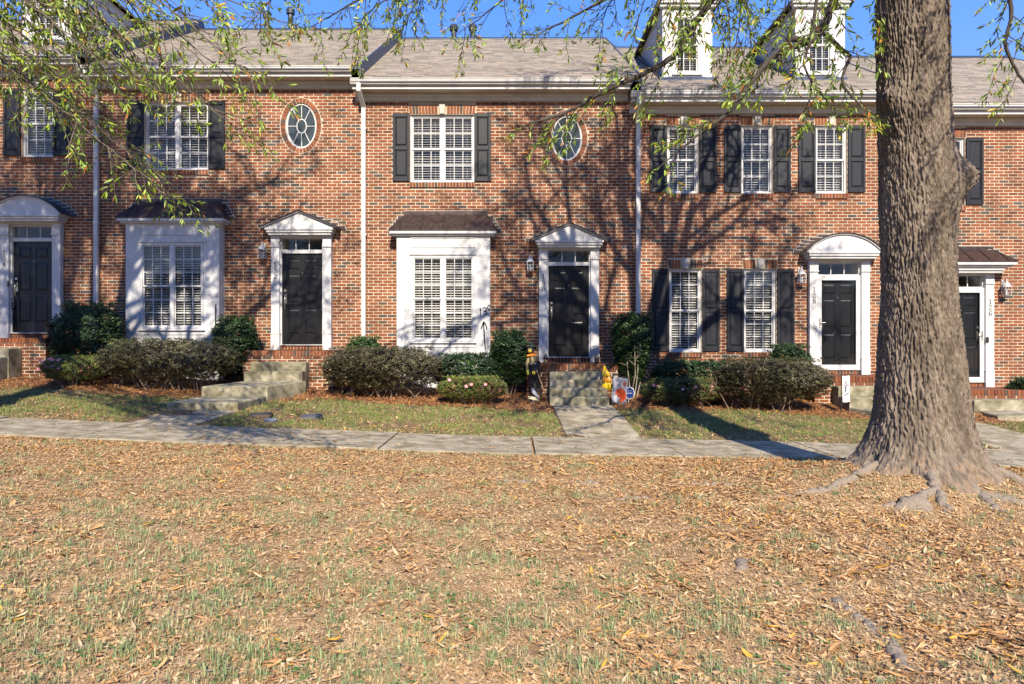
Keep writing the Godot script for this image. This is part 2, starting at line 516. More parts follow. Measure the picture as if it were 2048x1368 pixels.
func arch_and_sill(h: Node3D, x0, x1, y0, y1, r, with_arch := true) -> void:
	if with_arch:
		soldier_row(h, "window_arch", x0 - 0.03, x1 + 0.03, y1 + 0.012, y1 + 0.215, 0.002, 0.03, 0.10, (x0 + x1) / 2, 0.125, r)
		var k := B.new()
		var m: float = (x0 + x1) / 2
		k.prism(PackedVector2Array([Vector2(m - 0.048, y1 + 0.010), Vector2(m + 0.048, y1 + 0.010), Vector2(m + 0.066, y1 + 0.226), Vector2(m - 0.066, y1 + 0.226)]), -0.02, 0.035)
		put(k, "keystone", M.keystone, h)
	soldier_row(h, "window_sill", x0 - 0.01, x1 + 0.01, y0 - 0.118, y0 - 0.004, 0.035, 0.10, 0.0, 99.0, 0.0, r)
func shutter(h: Node3D, x0: float, x1: float, y0: float, y1: float) -> void:
	var b := B.new()
	var t := 0.052
	var ym := lerpf(y0, y1, 0.49)
	var z := 0.034
	b.cb(x0, x0 + t, y0, y1, 0.004, z, 0.005); b.cb(x1 - t, x1, y0, y1, 0.004, z, 0.005)
	for q in [[y0, y0 + 0.11], [ym - 0.045, ym + 0.045], [y1 - 0.085, y1]]:
		b.cb(x0 + t, x1 - t, q[0], q[1], 0.004, z - 0.001, 0.005)
	b.bx(x0 + t, x1 - t, y0 + 0.05, y1 - 0.05, 0.003, 0.012)
	var o := put(b, "shutter", M.shutter, h)
	for q in [[y0 + 0.11, ym - 0.045], [ym + 0.045, y1 - 0.085]]:
		var p := B.new()
		raised(p, x0 + t + 0.012, x1 - t - 0.012, q[0] + 0.012, q[1] - 0.012, 0.012, 0.030, 0.032)
		put(p, "panel", M.shutter, o)
func raised(b: B, x0, x1, y0, y1, z0, z1, bev) -> void:
	var a := [Vector3(x0, y0, z0), Vector3(x1, y0, z0), Vector3(x1, y1, z0), Vector3(x0, y1, z0)]
	var f := [Vector3(x0 + bev, y0 + bev, z1), Vector3(x1 - bev, y0 + bev, z1), Vector3(x1 - bev, y1 - bev, z1), Vector3(x0 + bev, y1 - bev, z1)]
	b.quad(f[0], f[1], f[2], f[3])
	for i in 4:
		var j := (i + 1) % 4
		b.quad(a[i], a[j], f[j], f[i])
func door(h: Node3D, cx: float, y0: float, zf: float, storm: bool, hinge: float) -> void:
	var w := 0.908; var ht := 2.06
	var x0 := cx - w / 2; var x1 := cx + w / 2
	var d := B.new()
	d.bx(x0, x1, y0, y0 + ht, zf - 0.045, zf - 0.010)
	var st := 0.125
	var rails := [[0.0, 0.24], [0.80, 0.95], [1.58, 1.70], [1.93, 2.06]]
	for s in [[x0, x0 + st], [cx - 0.055, cx + 0.055], [x1 - st, x1]]:
		d.cb(s[0], s[1], y0, y0 + ht, zf - 0.012, zf, 0.004)
	for q in rails:
		d.cb(x0 + st, cx - 0.055, y0 + q[0], y0 + q[1], zf - 0.012, zf - 0.0006, 0.004)
		d.cb(cx + 0.055, x1 - st, y0 + q[0], y0 + q[1], zf - 0.012, zf - 0.0006, 0.004)
	var leaf := put(d, "door", M.door, h)
	for i in 3:
		for s in [[x0 + st, cx - 0.055], [cx + 0.055, x1 - st]]:
			var p := B.new()
			raised(p, s[0] + 0.01, s[1] - 0.01, y0 + rails[i][1] + 0.01, y0 + rails[i + 1][0] - 0.01, zf - 0.010, zf + 0.001, 0.030)
			put(p, "panel", M.door, leaf)
	var kx := cx + hinge * (w / 2 - 0.065)
	var k := B.new()
	k.cb(kx - 0.026, kx + 0.026, y0 + 0.93, y0 + 1.14, zf, zf + 0.008, 0.004)
	k.tube(PackedVector3Array([Vector3(kx, y0 + 1.10, zf + 0.005), Vector3(kx, y0 + 1.08, zf + 0.05), Vector3(kx, y0 + 0.99, zf + 0.06), Vector3(kx, y0 + 0.86, zf + 0.05), Vector3(kx, y0 + 0.80, zf + 0.004)]), PackedFloat32Array([0.008, 0.011, 0.013, 0.011, 0.009]), 8)
	put(k, "handle", M.brass, leaf)
	var kb := B.new()
	kb.tube(PackedVector3Array([Vector3(kx, y0 + 1.22, zf), Vector3(kx, y0 + 1.22, zf + 0.022)]), PackedFloat32Array([0.031, 0.027]), 14)
	put(kb, "deadbolt", M.brass, leaf)
	var pv := B.new()
	pv.tube(PackedVector3Array([Vector3(cx, y0 + 1.62, zf), Vector3(cx, y0 + 1.62, zf + 0.012)]), PackedFloat32Array([0.012, 0.010]), 8)
	put(pv, "peephole", M.brass, leaf)
	# jamb, transom with three lights, threshold
	var jm := B.new()
	jm.bx(x0 - 0.045, x0 - 0.004, y0, y0 + 2.47, zf - 0.05, zf + 0.045); jm.bx(x1 + 0.004, x1 + 0.045, y0, y0 + 2.47, zf - 0.05, zf + 0.045)
	jm.bx(x0 - 0.004, x1 + 0.004, y0 + ht + 0.004, y0 + ht + 0.085, zf - 0.05, zf + 0.044)
	jm.bx(x0 - 0.004, x1 + 0.004, y0 + 2.40, y0 + 2.47, zf - 0.05, zf + 0.044)
	put(jm, "door_frame", M.white, h)
	var tr := Node3D.new(); tr.name = "transom"; h.add_child(tr, true)
	var back := B.new()
	back.bx(x0, x1, y0 + ht + 0.05, y0 + 2.42, zf - 2.02, zf - 2.0)
	reveal(back, x0, x1, y0 + ht + 0.06, y0 + 2.42, zf - 2.01, zf - 0.05)
	put(back, "room", M.interior, tr)
	for i in 3:
		var a := lerpf(x0, x1, i / 3.0); var e := lerpf(x0, x1, (i + 1) / 3.0)
		var p := B.new()
		p.quad(Vector3(a + 0.006, y0 + ht + 0.088, zf - 0.01), Vector3(e - 0.006, y0 + ht + 0.088, zf - 0.01), Vector3(e - 0.006, y0 + 2.398, zf - 0.01), Vector3(a + 0.006, y0 + 2.398, zf - 0.01))
		put(p, "pane", M.glass, tr)
		if i > 0:
			var m := B.new(); m.bx(a - 0.009, a + 0.009, y0 + ht + 0.085, y0 + 2.40, zf - 0.02, zf + 0.004)
			put(m, "muntin", M.white, tr)
	var th := B.new()
	th.cb(x0 - 0.04, x1 + 0.04, y0 - 0.022, y0 - 0.002, zf - 0.04, zf + 0.09, 0.004)
	put(th, "threshold", M.trim, h)
	if storm:
		var s := B.new()
		var zs := zf + 0.075
		var a := x0 - 0.035; var e := x1 + 0.035
		s.cb(a, a + 0.10, y0, y0 + 2.12, zs - 0.03, zs, 0.005); s.cb(e - 0.10, e, y0, y0 + 2.12, zs - 0.03, zs, 0.005)
		s.cb(a + 0.10, e - 0.10, y0 + 2.01, y0 + 2.12, zs - 0.03, zs - 0.001, 0.005); s.cb(a + 0.10, e - 0.10, y0, y0 + 0.10, zs - 0.03, zs - 0.001, 0.005)
		var sd := put(s, "storm_door", M.white, h)
		var p := B.new()
		p.quad(Vector3(a + 0.098, y0 + 0.098, zs - 0.015), Vector3(e - 0.098, y0 + 0.098, zs - 0.015), Vector3(e - 0.098, y0 + 2.012, zs - 0.015), Vector3(a + 0.098, y0 + 2.012, zs - 0.015))
		put(p, "pane", M.glass, sd)
		var hx := cx + hinge * (w / 2 - 0.02)
		var hb := B.new()
		hb.cb(hx - 0.013, hx + 0.013, y0 + 0.93, y0 + 1.15, zs, zs + 0.01, 0.003)
		hb.tube(PackedVector3Array([Vector3(hx, y0 + 1.05, zs), Vector3(hx, y0 + 1.05, zs + 0.045), Vector3(hx - hinge * 0.11, y0 + 1.055, zs + 0.05)]), PackedFloat32Array([0.009, 0.009, 0.008]), 8)
		put(hb, "handle", M.brass, sd)
func pilasters(h: Node3D, cx: float, yb: float, yt: float, number: String, num_side: float) -> void:
	for s in [-1.0, 1.0]:
		var xa: float = cx + s * 0.583
		var b := B.new()
		b.cb(xa - 0.100, xa + 0.100, yb, yb + 0.36, 0.0, 0.135, 0.005)
		b.cb(xa - 0.106, xa + 0.106, yb + 0.36, yb + 0.385, 0.0, 0.145, 0.004)
		b.cb(xa - 0.094, xa + 0.094, yb + 0.385, yt - 0.26, 0.0, 0.12, 0.004)
		for q in 3:
			var f := -0.045 + 0.045 * q
			b.cb(xa + f - 0.014, xa + f + 0.014, yb + 0.45, yt - 0.32, 0.118, 0.1245, 0.003)
		b.cb(xa - 0.106, xa + 0.106, yt - 0.26, yt - 0.225, 0.0, 0.145, 0.004)
		b.cb(xa - 0.098, xa + 0.098, yt - 0.225, yt, 0.0, 0.128, 0.004)
		var o := put(b, "pilaster", M.white, h)
		if s == num_side:
			for i in number.length():
				letter(o, number[i], Vector3(xa, 2.965 - 0.132 * i, 0.1255), 0.108, M.black, "digit")
func letter(parent: Node, text: String, at: Vector3, size: float, m: Material, called: String, bold := false, turn := Basis()) -> void:
	var t := TextMesh.new()
	var f := SystemFont.new()
	f.font_names = PackedStringArray(["Droid Serif" if not bold else "Droid Sans"])
	t.font = f; t.text = text; t.font_size = 64; t.pixel_size = size / 46.0; t.depth = 0.006
	inst(t, called, m, parent, Transform3D(turn, at))
func wall_lantern(h: Node3D, x: float, y: float) -> void:
	var o := Node3D.new(); o.name = "wall_lantern"; h.add_child(o, true)
	var z := 0.13
	var b := B.new()
	b.cb(x - 0.035, x + 0.035, y - 0.02, y + 0.16, 0.002, 0.022, 0.006)
	put(b, "backplate", M.lantern, o)
	b = B.new()
	b.tube(PackedVector3Array([Vector3(x, y + 0.10, 0.02), Vector3(x, y + 0.16, 0.06), Vector3(x, y + 0.17, z), Vector3(x, y + 0.12, z)]), PackedFloat32Array([0.009, 0.009, 0.009, 0.008]), 8)
	put(b, "bracket", M.lantern, o)
	b = B.new()
	b.lathe(Vector3(x, y, z), [[0.095, 0.0], [0.093, 0.012], [0.055, 0.07], [0.028, 0.095], [0.030, 0.11], [0.012, 0.13], [0.010, 0.17], [0.001, 0.19]], 8)
	put(b, "cap", M.lantern, o)
	b = B.new()
	for s in 4:
		var w := TAU * (s + 0.5) / 4
		b.tube(PackedVector3Array([Vector3(x + 0.10 * cos(w), y, z + 0.10 * sin(w)), Vector3(x + 0.085 * cos(w), y - 0.19, z + 0.085 * sin(w))]), PackedFloat32Array([0.007, 0.007]), 6)
		var w2 := TAU * (s + 1.5) / 4
		for e in [[0.10, 0.0], [0.094, -0.07], [0.09, -0.13], [0.085, -0.19]]:
			b.tube(PackedVector3Array([Vector3(x + e[0] * cos(w), y + e[1], z + e[0] * sin(w)), Vector3(x + e[0] * cos(w2), y + e[1], z + e[0] * sin(w2))]), PackedFloat32Array([0.005, 0.005]), 5)
	put(b, "cage", M.lantern, o)
	b = B.new()
	for s in 4:
		var w := TAU * (s + 0.5) / 4; var w2 := TAU * (s + 1.5) / 4
		b.quad(Vector3(x + 0.080 * cos(w), y - 0.185, z + 0.080 * sin(w)), Vector3(x + 0.080 * cos(w2), y - 0.185, z + 0.080 * sin(w2)), Vector3(x + 0.094 * cos(w2), y, z + 0.094 * sin(w2)), Vector3(x + 0.094 * cos(w), y, z + 0.094 * sin(w)))
	put(b, "glass", M.glass, o)
	b = B.new()
	b.tube(PackedVector3Array([Vector3(x, y - 0.17, z), Vector3(x, y - 0.05, z)]), PackedFloat32Array([0.012, 0.012]), 8)
	put(b, "candle_tube", M.slat, o)
	b = B.new()
	b.lathe(Vector3(x, y, z), [[0.002, -0.225], [0.05, -0.205], [0.088, -0.192], [0.088, -0.183], [0.0, -0.183]], 8)
	put(b, "base", M.lantern, o)

# ---------------------------------------------------------------- door and bay hoods
func step_flashing(h: Node3D, left: Array, right: Array, m: Material) -> void:
	# left, right: [x at the foot, y at the foot, x at the head, y at the head] of the slope on the wall
	for e in [left, right]:
		if e.is_empty(): continue
		var b := B.new()
		var sgn := signf(e[2] - e[0])
		var rows := int(floor((e[3] - e[1]) / CY))
		for k in rows:
			var y: float = e[1] + k * CY
			var xs: float = lerpf(e[0], e[2], clampf((y - e[1]) / (e[3] - e[1]), 0, 1))
			var xe: float = xs + sgn * 0.22
			xs -= sgn * 0.10
			b.bx(minf(xs, xe), maxf(xs, xe), y - 0.02, y + CY + 0.001 * k, 0.001, 0.010 + 0.0006 * k)
		put(b, "step_flashing", m, h)
		var w := B.new()
		for k in rows:
			var y: float = e[1] + (k + 1) * CY
			var xs: float = lerpf(e[0], e[2], clampf((y - CY - e[1]) / (e[3] - e[1]), 0, 1))
			xs -= sgn * 0.10
			w.bx(minf(xs, xs + sgn * 0.27), maxf(xs, xs + sgn * 0.27), y, y + 0.011, 0.001, 0.013 - 0.0002 * k)
			w.bx(xs - 0.006, xs + 0.006, y - CY, y + 0.001, 0.001, 0.0145 - 0.0002 * k)
		put(w, "sealant", M.keystone, h)
func hip_hood(h: Node3D, x0: float, x1: float, xt0: float, xt1: float, ye: float, yt: float, out: float, seams: int) -> void:
	var b := B.new()
	var fl := Vector3(x0, ye, out); var fr := Vector3(x1, ye, out)
	var bl := Vector3(x0, ye, 0.0); var br := Vector3(x1, ye, 0.0)
	var tl := Vector3(xt0, yt, 0.005); var tr := Vector3(xt1, yt, 0.005)
	b.quad(fl, fr, tr, tl); b.tri(bl, fl, tl); b.tri(fr, br, tr)
	b.quad(fl + Vector3(0, -0.018, 0), fr + Vector3(0, -0.018, 0), fr, fl)
	b.quad(bl + Vector3(0, -0.018, 0), fl + Vector3(0, -0.018, 0), fl, bl); b.quad(fr + Vector3(0, -0.018, 0), br + Vector3(0, -0.018, 0), br, fr)
	var roof := put(b, "hood_roof", M.copper, h)
	for i in seams:
		var t := (i + 0.5) / seams
		var a := fl.lerp(fr, t); var e := Vector3(a.x, yt - 0.01, 0.012)
		if a.x < xt0: e = a.lerp(Vector3(a.x, lerpf(ye, yt, (a.x - x0) / (xt0 - x0)), 0.0) , 1.0); e.z = out * (1.0 - (a.x - x0) / (xt0 - x0))
		if a.x > xt1: e = Vector3(a.x, lerpf(ye, yt, (x1 - a.x) / (x1 - xt1)), out * (1.0 - (x1 - a.x) / (x1 - xt1)))
		if (e - a).length() < 0.06: continue
		var s := B.new()
		s.tube(PackedVector3Array([a + Vector3(0, 0.006, 0), e + Vector3(0, 0.006, 0)]), PackedFloat32Array([0.017, 0.017]), 4)
		put(s, "seam", M.copper, roof)
	for e in [[fl, tl], [fr, tr]]:
		var s := B.new()
		s.tube(PackedVector3Array([e[0], e[1]]), PackedFloat32Array([0.013, 0.013]), 5)
		put(s, "seam", M.copper, roof)
	var f := B.new()
	f.cb(x0 + 0.015, x1 - 0.015, ye - 0.085, ye - 0.019, 0.0, out - 0.015, 0.005)
	f.cb(x0 + 0.06, x1 - 0.06, ye - 0.125, ye - 0.084, 0.0, out - 0.06, 0.01)
	put(f, "fascia", M.white, h)
	var cap := B.new()
	cap.bx(xt0 - 0.03, xt1 + 0.03, yt - 0.01, yt + CY, 0.001, 0.011)
	put(cap, "head_flashing", M.copper, h)
	var line := B.new()
	line.bx(xt0 - 0.04, xt1 + 0.04, yt + CY, yt + CY + 0.012, 0.001, 0.014)
	put(line, "sealant", M.keystone, h)
	step_flashing(h, [x0 + 0.02, ye + 0.02, xt0, yt], [x1 - 0.02, ye + 0.02, xt1, yt], M.copper)
func entablature(h: Node3D, cx: float, hw: float, y0: float, y1: float, out: float) -> void:
	var b := B.new()
	b.cb(cx - hw + 0.06, cx + hw - 0.06, y0, y0 + 0.05, 0.0, out - 0.06, 0.006)
	b.cb(cx - hw + 0.025, cx + hw - 0.025, y0 + 0.05, y0 + 0.105, 0.0, out - 0.025, 0.01)
	b.cb(cx - hw, cx + hw, y0 + 0.105, y1, 0.0, out, 0.006)
	put(b, "entablature", M.white, h)
	var s := B.new()
	s.bx(cx - 0.685, cx + 0.685, y0 - 0.04, y0 + 0.002, 0.0, 0.12)
	put(s, "soffit", M.white, h)
func pediment(h: Node3D, cx: float, y0: float, out: float) -> void:
	var ye := y0 + 0.155; var ya := y0 + 0.55; var hw := 0.853
	entablature(h, cx, 0.76, y0, ye, out)
	var t := B.new()
	t.prism(PackedVector2Array([Vector2(cx - 0.78, ye), Vector2(cx + 0.78, ye), Vector2(cx, ya - 0.05)]), 0.0, out - 0.035)
	put(t, "tympanum", M.white, h)
	var r := B.new()
	for s in [-1.0, 1.0]:
		r.prism(PackedVector2Array([Vector2(cx + s * hw, ye - 0.012), Vector2(cx, ya - 0.045), Vector2(cx, ya - 0.018), Vector2(cx + s * hw, ye + 0.012)]), 0.0, out + 0.012)
	put(r, "raking_trim", M.white, h)
	var m := B.new()
	for s in [-1.0, 1.0]:
		m.prism(PackedVector2Array([Vector2(cx + s * (hw + 0.03), ye + 0.002), Vector2(cx, ya - 0.016), Vector2(cx, ya + 0.004), Vector2(cx + s * (hw + 0.03), ye + 0.022)]), 0.0, out + 0.045)
	put(m, "hood_roof", M.copper, h)
	step_flashing(h, [cx - hw - 0.02, ye + 0.01, cx, ya], [cx + hw + 0.02, ye + 0.01, cx, ya], M.copper)
func arch_hood(h: Node3D, cx: float, y0: float, out: float, metal: Material) -> void:
	var ye := y0 + 0.155; var hw := 0.853; var rise := 0.40
	entablature(h, cx, 0.80, y0, ye, out)
	var R := (hw * hw + rise * rise) / (2 * rise)
	var a0 := asin(hw / R)
	var curve := func(rr: float, da: float) -> PackedVector2Array:
		var p := PackedVector2Array()
		for i in 25:
			var a := lerpf(-a0 - da, a0 + da, i / 24.0)
			p.append(Vector2(cx + rr * sin(a), ye + rise - R + rr * cos(a)))
		return p
	var t := B.new()
	var p: PackedVector2Array = curve.call(R - 0.03, -0.03)
	p.append(Vector2(p[24].x, ye)); p.append(Vector2(p[0].x, ye))
	t.prism(p, 0.0, out - 0.03)
	put(t, "tympanum", M.white, h)
	for q in [["arch_trim", R - 0.03, R - 0.004, out + 0.008, M.white], ["hood_roof", R - 0.002, R + 0.016, out + 0.035, metal]]:
		var b := B.new()
		var pi_: PackedVector2Array = curve.call(q[1], 0.0)
		var po: PackedVector2Array = curve.call(q[2], 0.0)
		po.reverse(); pi_.append_array(po)
		b.prism(pi_, 0.0, q[3])
		put(b, q[0], q[4], h)
	var sf := B.new()
	for s in [-1.0, 1.0]:
		for k in 6:
			var y := ye + k * CY
			var aa := acos(clampf((y - ye - rise + R) / R, -1, 1))
			var xs: float = cx + s * (R * sin(aa) + 0.15)
			sf.bx(minf(xs, xs - s * 0.30), maxf(xs, xs - s * 0.30), y - 0.01, y + CY + 0.0005 * k, 0.001, 0.010 + 0.0005 * k)
	put(sf, "step_flashing", metal, h)
	var w := B.new()
	for s in [-1.0, 1.0]:
		for k in 6:
			var y := ye + k * CY
			var aa := acos(clampf((y - ye - rise + R) / R, -1, 1))
			var xs: float = cx + s * (R * sin(aa) + 0.15)
			w.bx(minf(xs, xs - s * 0.31), maxf(xs, xs - s * 0.31), y + CY, y + CY + 0.011, 0.001, 0.0145 - 0.0002 * k)
			w.bx(xs - 0.006, xs + 0.006, y, y + CY, 0.001, 0.0155 - 0.0002 * k)
	put(w, "sealant", M.keystone, h)

# ---------------------------------------------------------------- a townhouse
func house(label: String, xl: float, W: float, dy: float, holes: Array, no: Array, focus: Vector2, sd: int) -> Node3D:
	var h := thing("townhouse", Vector3(xl, dy, -15.5), label, "townhouse", "row of brick townhouses")
	var r := RandomNumberGenerator.new(); r.seed = sd
	var b := sheet(W, 0.0, 7.16, holes, -0.008)
	b.quad(Vector3(0, 0, -10.4), Vector3(0, 0, -0.008), Vector3(0, 7.2, -0.008), Vector3(0, 7.2, -10.4))
	b.quad(Vector3(W, 0, -0.008), Vector3(W, 0, -10.4), Vector3(W, 7.2, -10.4), Vector3(W, 7.2, -0.008))
	b.quad(Vector3(W, 0, -10.4), Vector3(0, 0, -10.4), Vector3(0, 7.2, -10.4), Vector3(W, 7.2, -10.4))
	for s in [0.0, W]:
		b.tri(Vector3(s, 7.2, -10.4), Vector3(s, 7.2, 0), Vector3(s, 10.2, -5.2))
	for o in holes:
		if o.size() == 4: reveal(b, o[0], o[1], o[2], o[3], -0.12, -0.008)
		else:
			for s in 40:
				var w0 := TAU * s / 40; var w1 := TAU * (s + 1) / 40
				b.quad(Vector3(o[0] + o[2] * cos(w0), o[1] + o[3] * sin(w0), -0.008), Vector3(o[0] + o[2] * cos(w1), o[1] + o[3] * sin(w1), -0.008), Vector3(o[0] + o[2] * cos(w1), o[1] + o[3] * sin(w1), -0.12), Vector3(o[0] + o[2] * cos(w0), o[1] + o[3] * sin(w0), -0.12))
	var wall := put(b, "wall", M.mortar, h)
	brick_field(wall, W, 0.14, 6.98, no, focus, 205, sd)
	# eaves
	var e0 := -0.19; var e1 := W - 0.205
	b = B.new(); b.cb(e0 + 0.01, e1 - 0.01, 6.96, 7.128, 0.002, 0.045, 0.004); b.cb(e0 + 0.01, e1 - 0.01, 7.06, 7.128, 0.044, 0.075, 0.012)
	put(b, "frieze", M.cream, h)
	b = B.new(); b.bx(e0, e1, 7.13, 7.15, 0.0, 0.325)
	put(b, "soffit", M.cream, h)
	b = B.new(); b.cb(e0, e1, 7.118, 7.30, 0.326, 0.345, 0.003)
	put(b, "fascia", M.trim, h)
	b = B.new()
	var prof := PackedVector2Array([Vector2(0.346, 7.205), Vector2(0.415, 7.205), Vector2(0.428, 7.235), Vector2(0.452, 7.262), Vector2(0.458, 7.300), Vector2(0.470, 7.304), Vector2(0.470, 7.322), Vector2(0.452, 7.322), Vector2(0.450, 7.30), Vector2(0.42, 7.245), Vector2(0.408, 7.215), Vector2(0.352, 7.215), Vector2(0.352, 7.322), Vector2(0.346, 7.322)])
	var gut := B.new()
	gut.prism(prof, e0 - 0.02, e1 + 0.02)
	for i in gut.v.size():
		var p := gut.v[i]; var q := gut.n[i]
		b.v.append(Vector3(p.z, p.y, p.x)); b.n.append(Vector3(q.z, q.y, q.x)); b.c.append(Color.WHITE)
	for i in range(0, b.v.size(), 3):
		var p := b.v[i + 1]; b.v[i + 1] = b.v[i + 2]; b.v[i + 2] = p
		var q := b.n[i + 1]; b.n[i + 1] = b.n[i + 2]; b.n[i + 2] = q
	for x in [e0 - 0.02, e1 + 0.02]:
		b.bx(x - 0.002, x + 0.002, 7.205, 7.318, 0.347, 0.452)
	put(b, "gutter", M.trim, h)
	# downspout with two elbows
	b = B.new()
	var path := [Vector3(-0.03, 7.22, 0.40), Vector3(-0.03, 7.06, 0.40), Vector3(0.01, 6.80, 0.085), Vector3(0.01, 0.35, 0.085)]
	for i in 3:
		var a: Vector3 = path[i]; var e: Vector3 = path[i + 1]
		var q := Vector3(0.046, 0, 0); var d := (e - a).normalized(); var n := q.normalized().cross(d).normalized() * 0.036
		if i > 0: a -= d * 0.02
		b.hexa([e - q - n, e + q - n, e + q + n, e - q + n, a - q - n, a + q - n, a + q + n, a - q + n])
	var ds := put(b, "downspout", M.trim, h)
	for y in [6.3, 3.9, 1.6]:
		b = B.new(); b.cb(-0.055, 0.075, y, y + 0.035, 0.002, 0.125, 0.003)
		put(b, "strap", M.trim, ds)
	# roof: deck, courses of shingles, ridge, rake flashing
	b = B.new()
	var rz := -5.2; var ry := 10.69; var sl := (ry - 7.33) / 5.65
	b.hexa([Vector3(0, 7.24, 0.45), Vector3(W, 7.24, 0.45), Vector3(W, ry - 0.09, rz), Vector3(0, ry - 0.09, rz), Vector3(0, 7.33, 0.45), Vector3(W, 7.33, 0.45), Vector3(W, ry, rz), Vector3(0, ry, rz)])
	b.hexa([Vector3(0, ry - 0.09, rz), Vector3(W, ry - 0.09, rz), Vector3(W, 7.24, -10.85), Vector3(0, 7.24, -10.85), Vector3(0, ry, rz), Vector3(W, ry, rz), Vector3(W, 7.33, -10.85), Vector3(0, 7.33, -10.85)])
	var roof := put(b, "roof", M.flashing, h)
	var sh := B.new()
	var rows := 47
	for k in rows:
		var t0 := float(k) / rows; var t1 := float(k + 1.25) / rows
		var off := r.randf() * 0.3
		var x := -off
		var lift := 0.012
		while x < W:
			var wd := r.randf_range(0.16, 0.36)
			var xa := clampf(x, -0.012, W + 0.012); var xb := clampf(x + wd - 0.004, -0.012, W + 0.012)
			x += wd
			if xb - xa < 0.02: continue
			var tn := r.randf_range(0.66, 1.18)
			sh.col = Color(0.38, 0.305, 0.235).lerp(Color(0.33, 0.295, 0.24), r.randf()) * tn
			var th := lift + (0.006 if r.randf() < 0.4 else 0.0)
			var pa := Vector3(xa, lerpf(7.33, ry, t0) + th, lerpf(0.47, rz, t0)); var pb := Vector3(xb, pa.y, pa.z)
			var tt := minf(t1, 1.0)
			var qa := Vector3(xa, lerpf(7.33, ry, tt) + 0.002, lerpf(0.47, rz, tt)); var qb := Vector3(xb, qa.y, qa.z)
			sh.quad(pa, pb, qb, qa)
			sh.quad(pa - Vector3(0, th + 0.004, 0), pb - Vector3(0, th + 0.004, 0), pb, pa)
	put(sh, "shingle_courses", M.shingle, roof).set_meta("kind", "stuff")
	b = B.new()
	b.hexa([Vector3(0, ry - 0.08, rz + 0.16), Vector3(W, ry - 0.08, rz + 0.16), Vector3(W, ry + 0.03, rz), Vector3(0, ry + 0.03, rz), Vector3(0, ry - 0.055, rz + 0.16), Vector3(W, ry - 0.055, rz + 0.16), Vector3(W, ry + 0.055, rz), Vector3(0, ry + 0.055, rz)])
	b.hexa([Vector3(0, ry + 0.03, rz), Vector3(W, ry + 0.03, rz), Vector3(W, ry - 0.08, rz - 0.16), Vector3(0, ry - 0.08, rz - 0.16), Vector3(0, ry + 0.055, rz), Vector3(W, ry + 0.055, rz), Vector3(W, ry - 0.055, rz - 0.16), Vector3(0, ry - 0.055, rz - 0.16)])
	put(b, "ridge_cap", M.slate_metal, roof)
	b = B.new()
	b.hexa([Vector3(W + 0.002, 7.02, 0.47), Vector3(W + 0.03, 7.02, 0.47), Vector3(W + 0.03, ry - 0.32, rz), Vector3(W + 0.002, ry - 0.32, rz), Vector3(W + 0.002, 7.365, 0.47), Vector3(W + 0.03, 7.365, 0.47), Vector3(W + 0.03, ry + 0.03, rz), Vector3(W + 0.002, ry + 0.03, rz)])
	put(b, "rake_flashing", M.flashing, roof)
	return h
func vent(h: Node3D, x: float, top: float) -> void:
	var roof := h.get_node("roof")
	var b := B.new()
	var z := -6.2
	b.lathe(Vector3(x, 0, z), [[0.085, 9.6], [0.085, top - 0.20]], 12)
	b.lathe(Vector3(x, 0, z), [[0.06, top - 0.22], [0.13, top - 0.19], [0.14, top - 0.06], [0.10, top], [0.0, top + 0.01]], 12)
	put(b, "vent_pipe", M.slate_metal, roof)
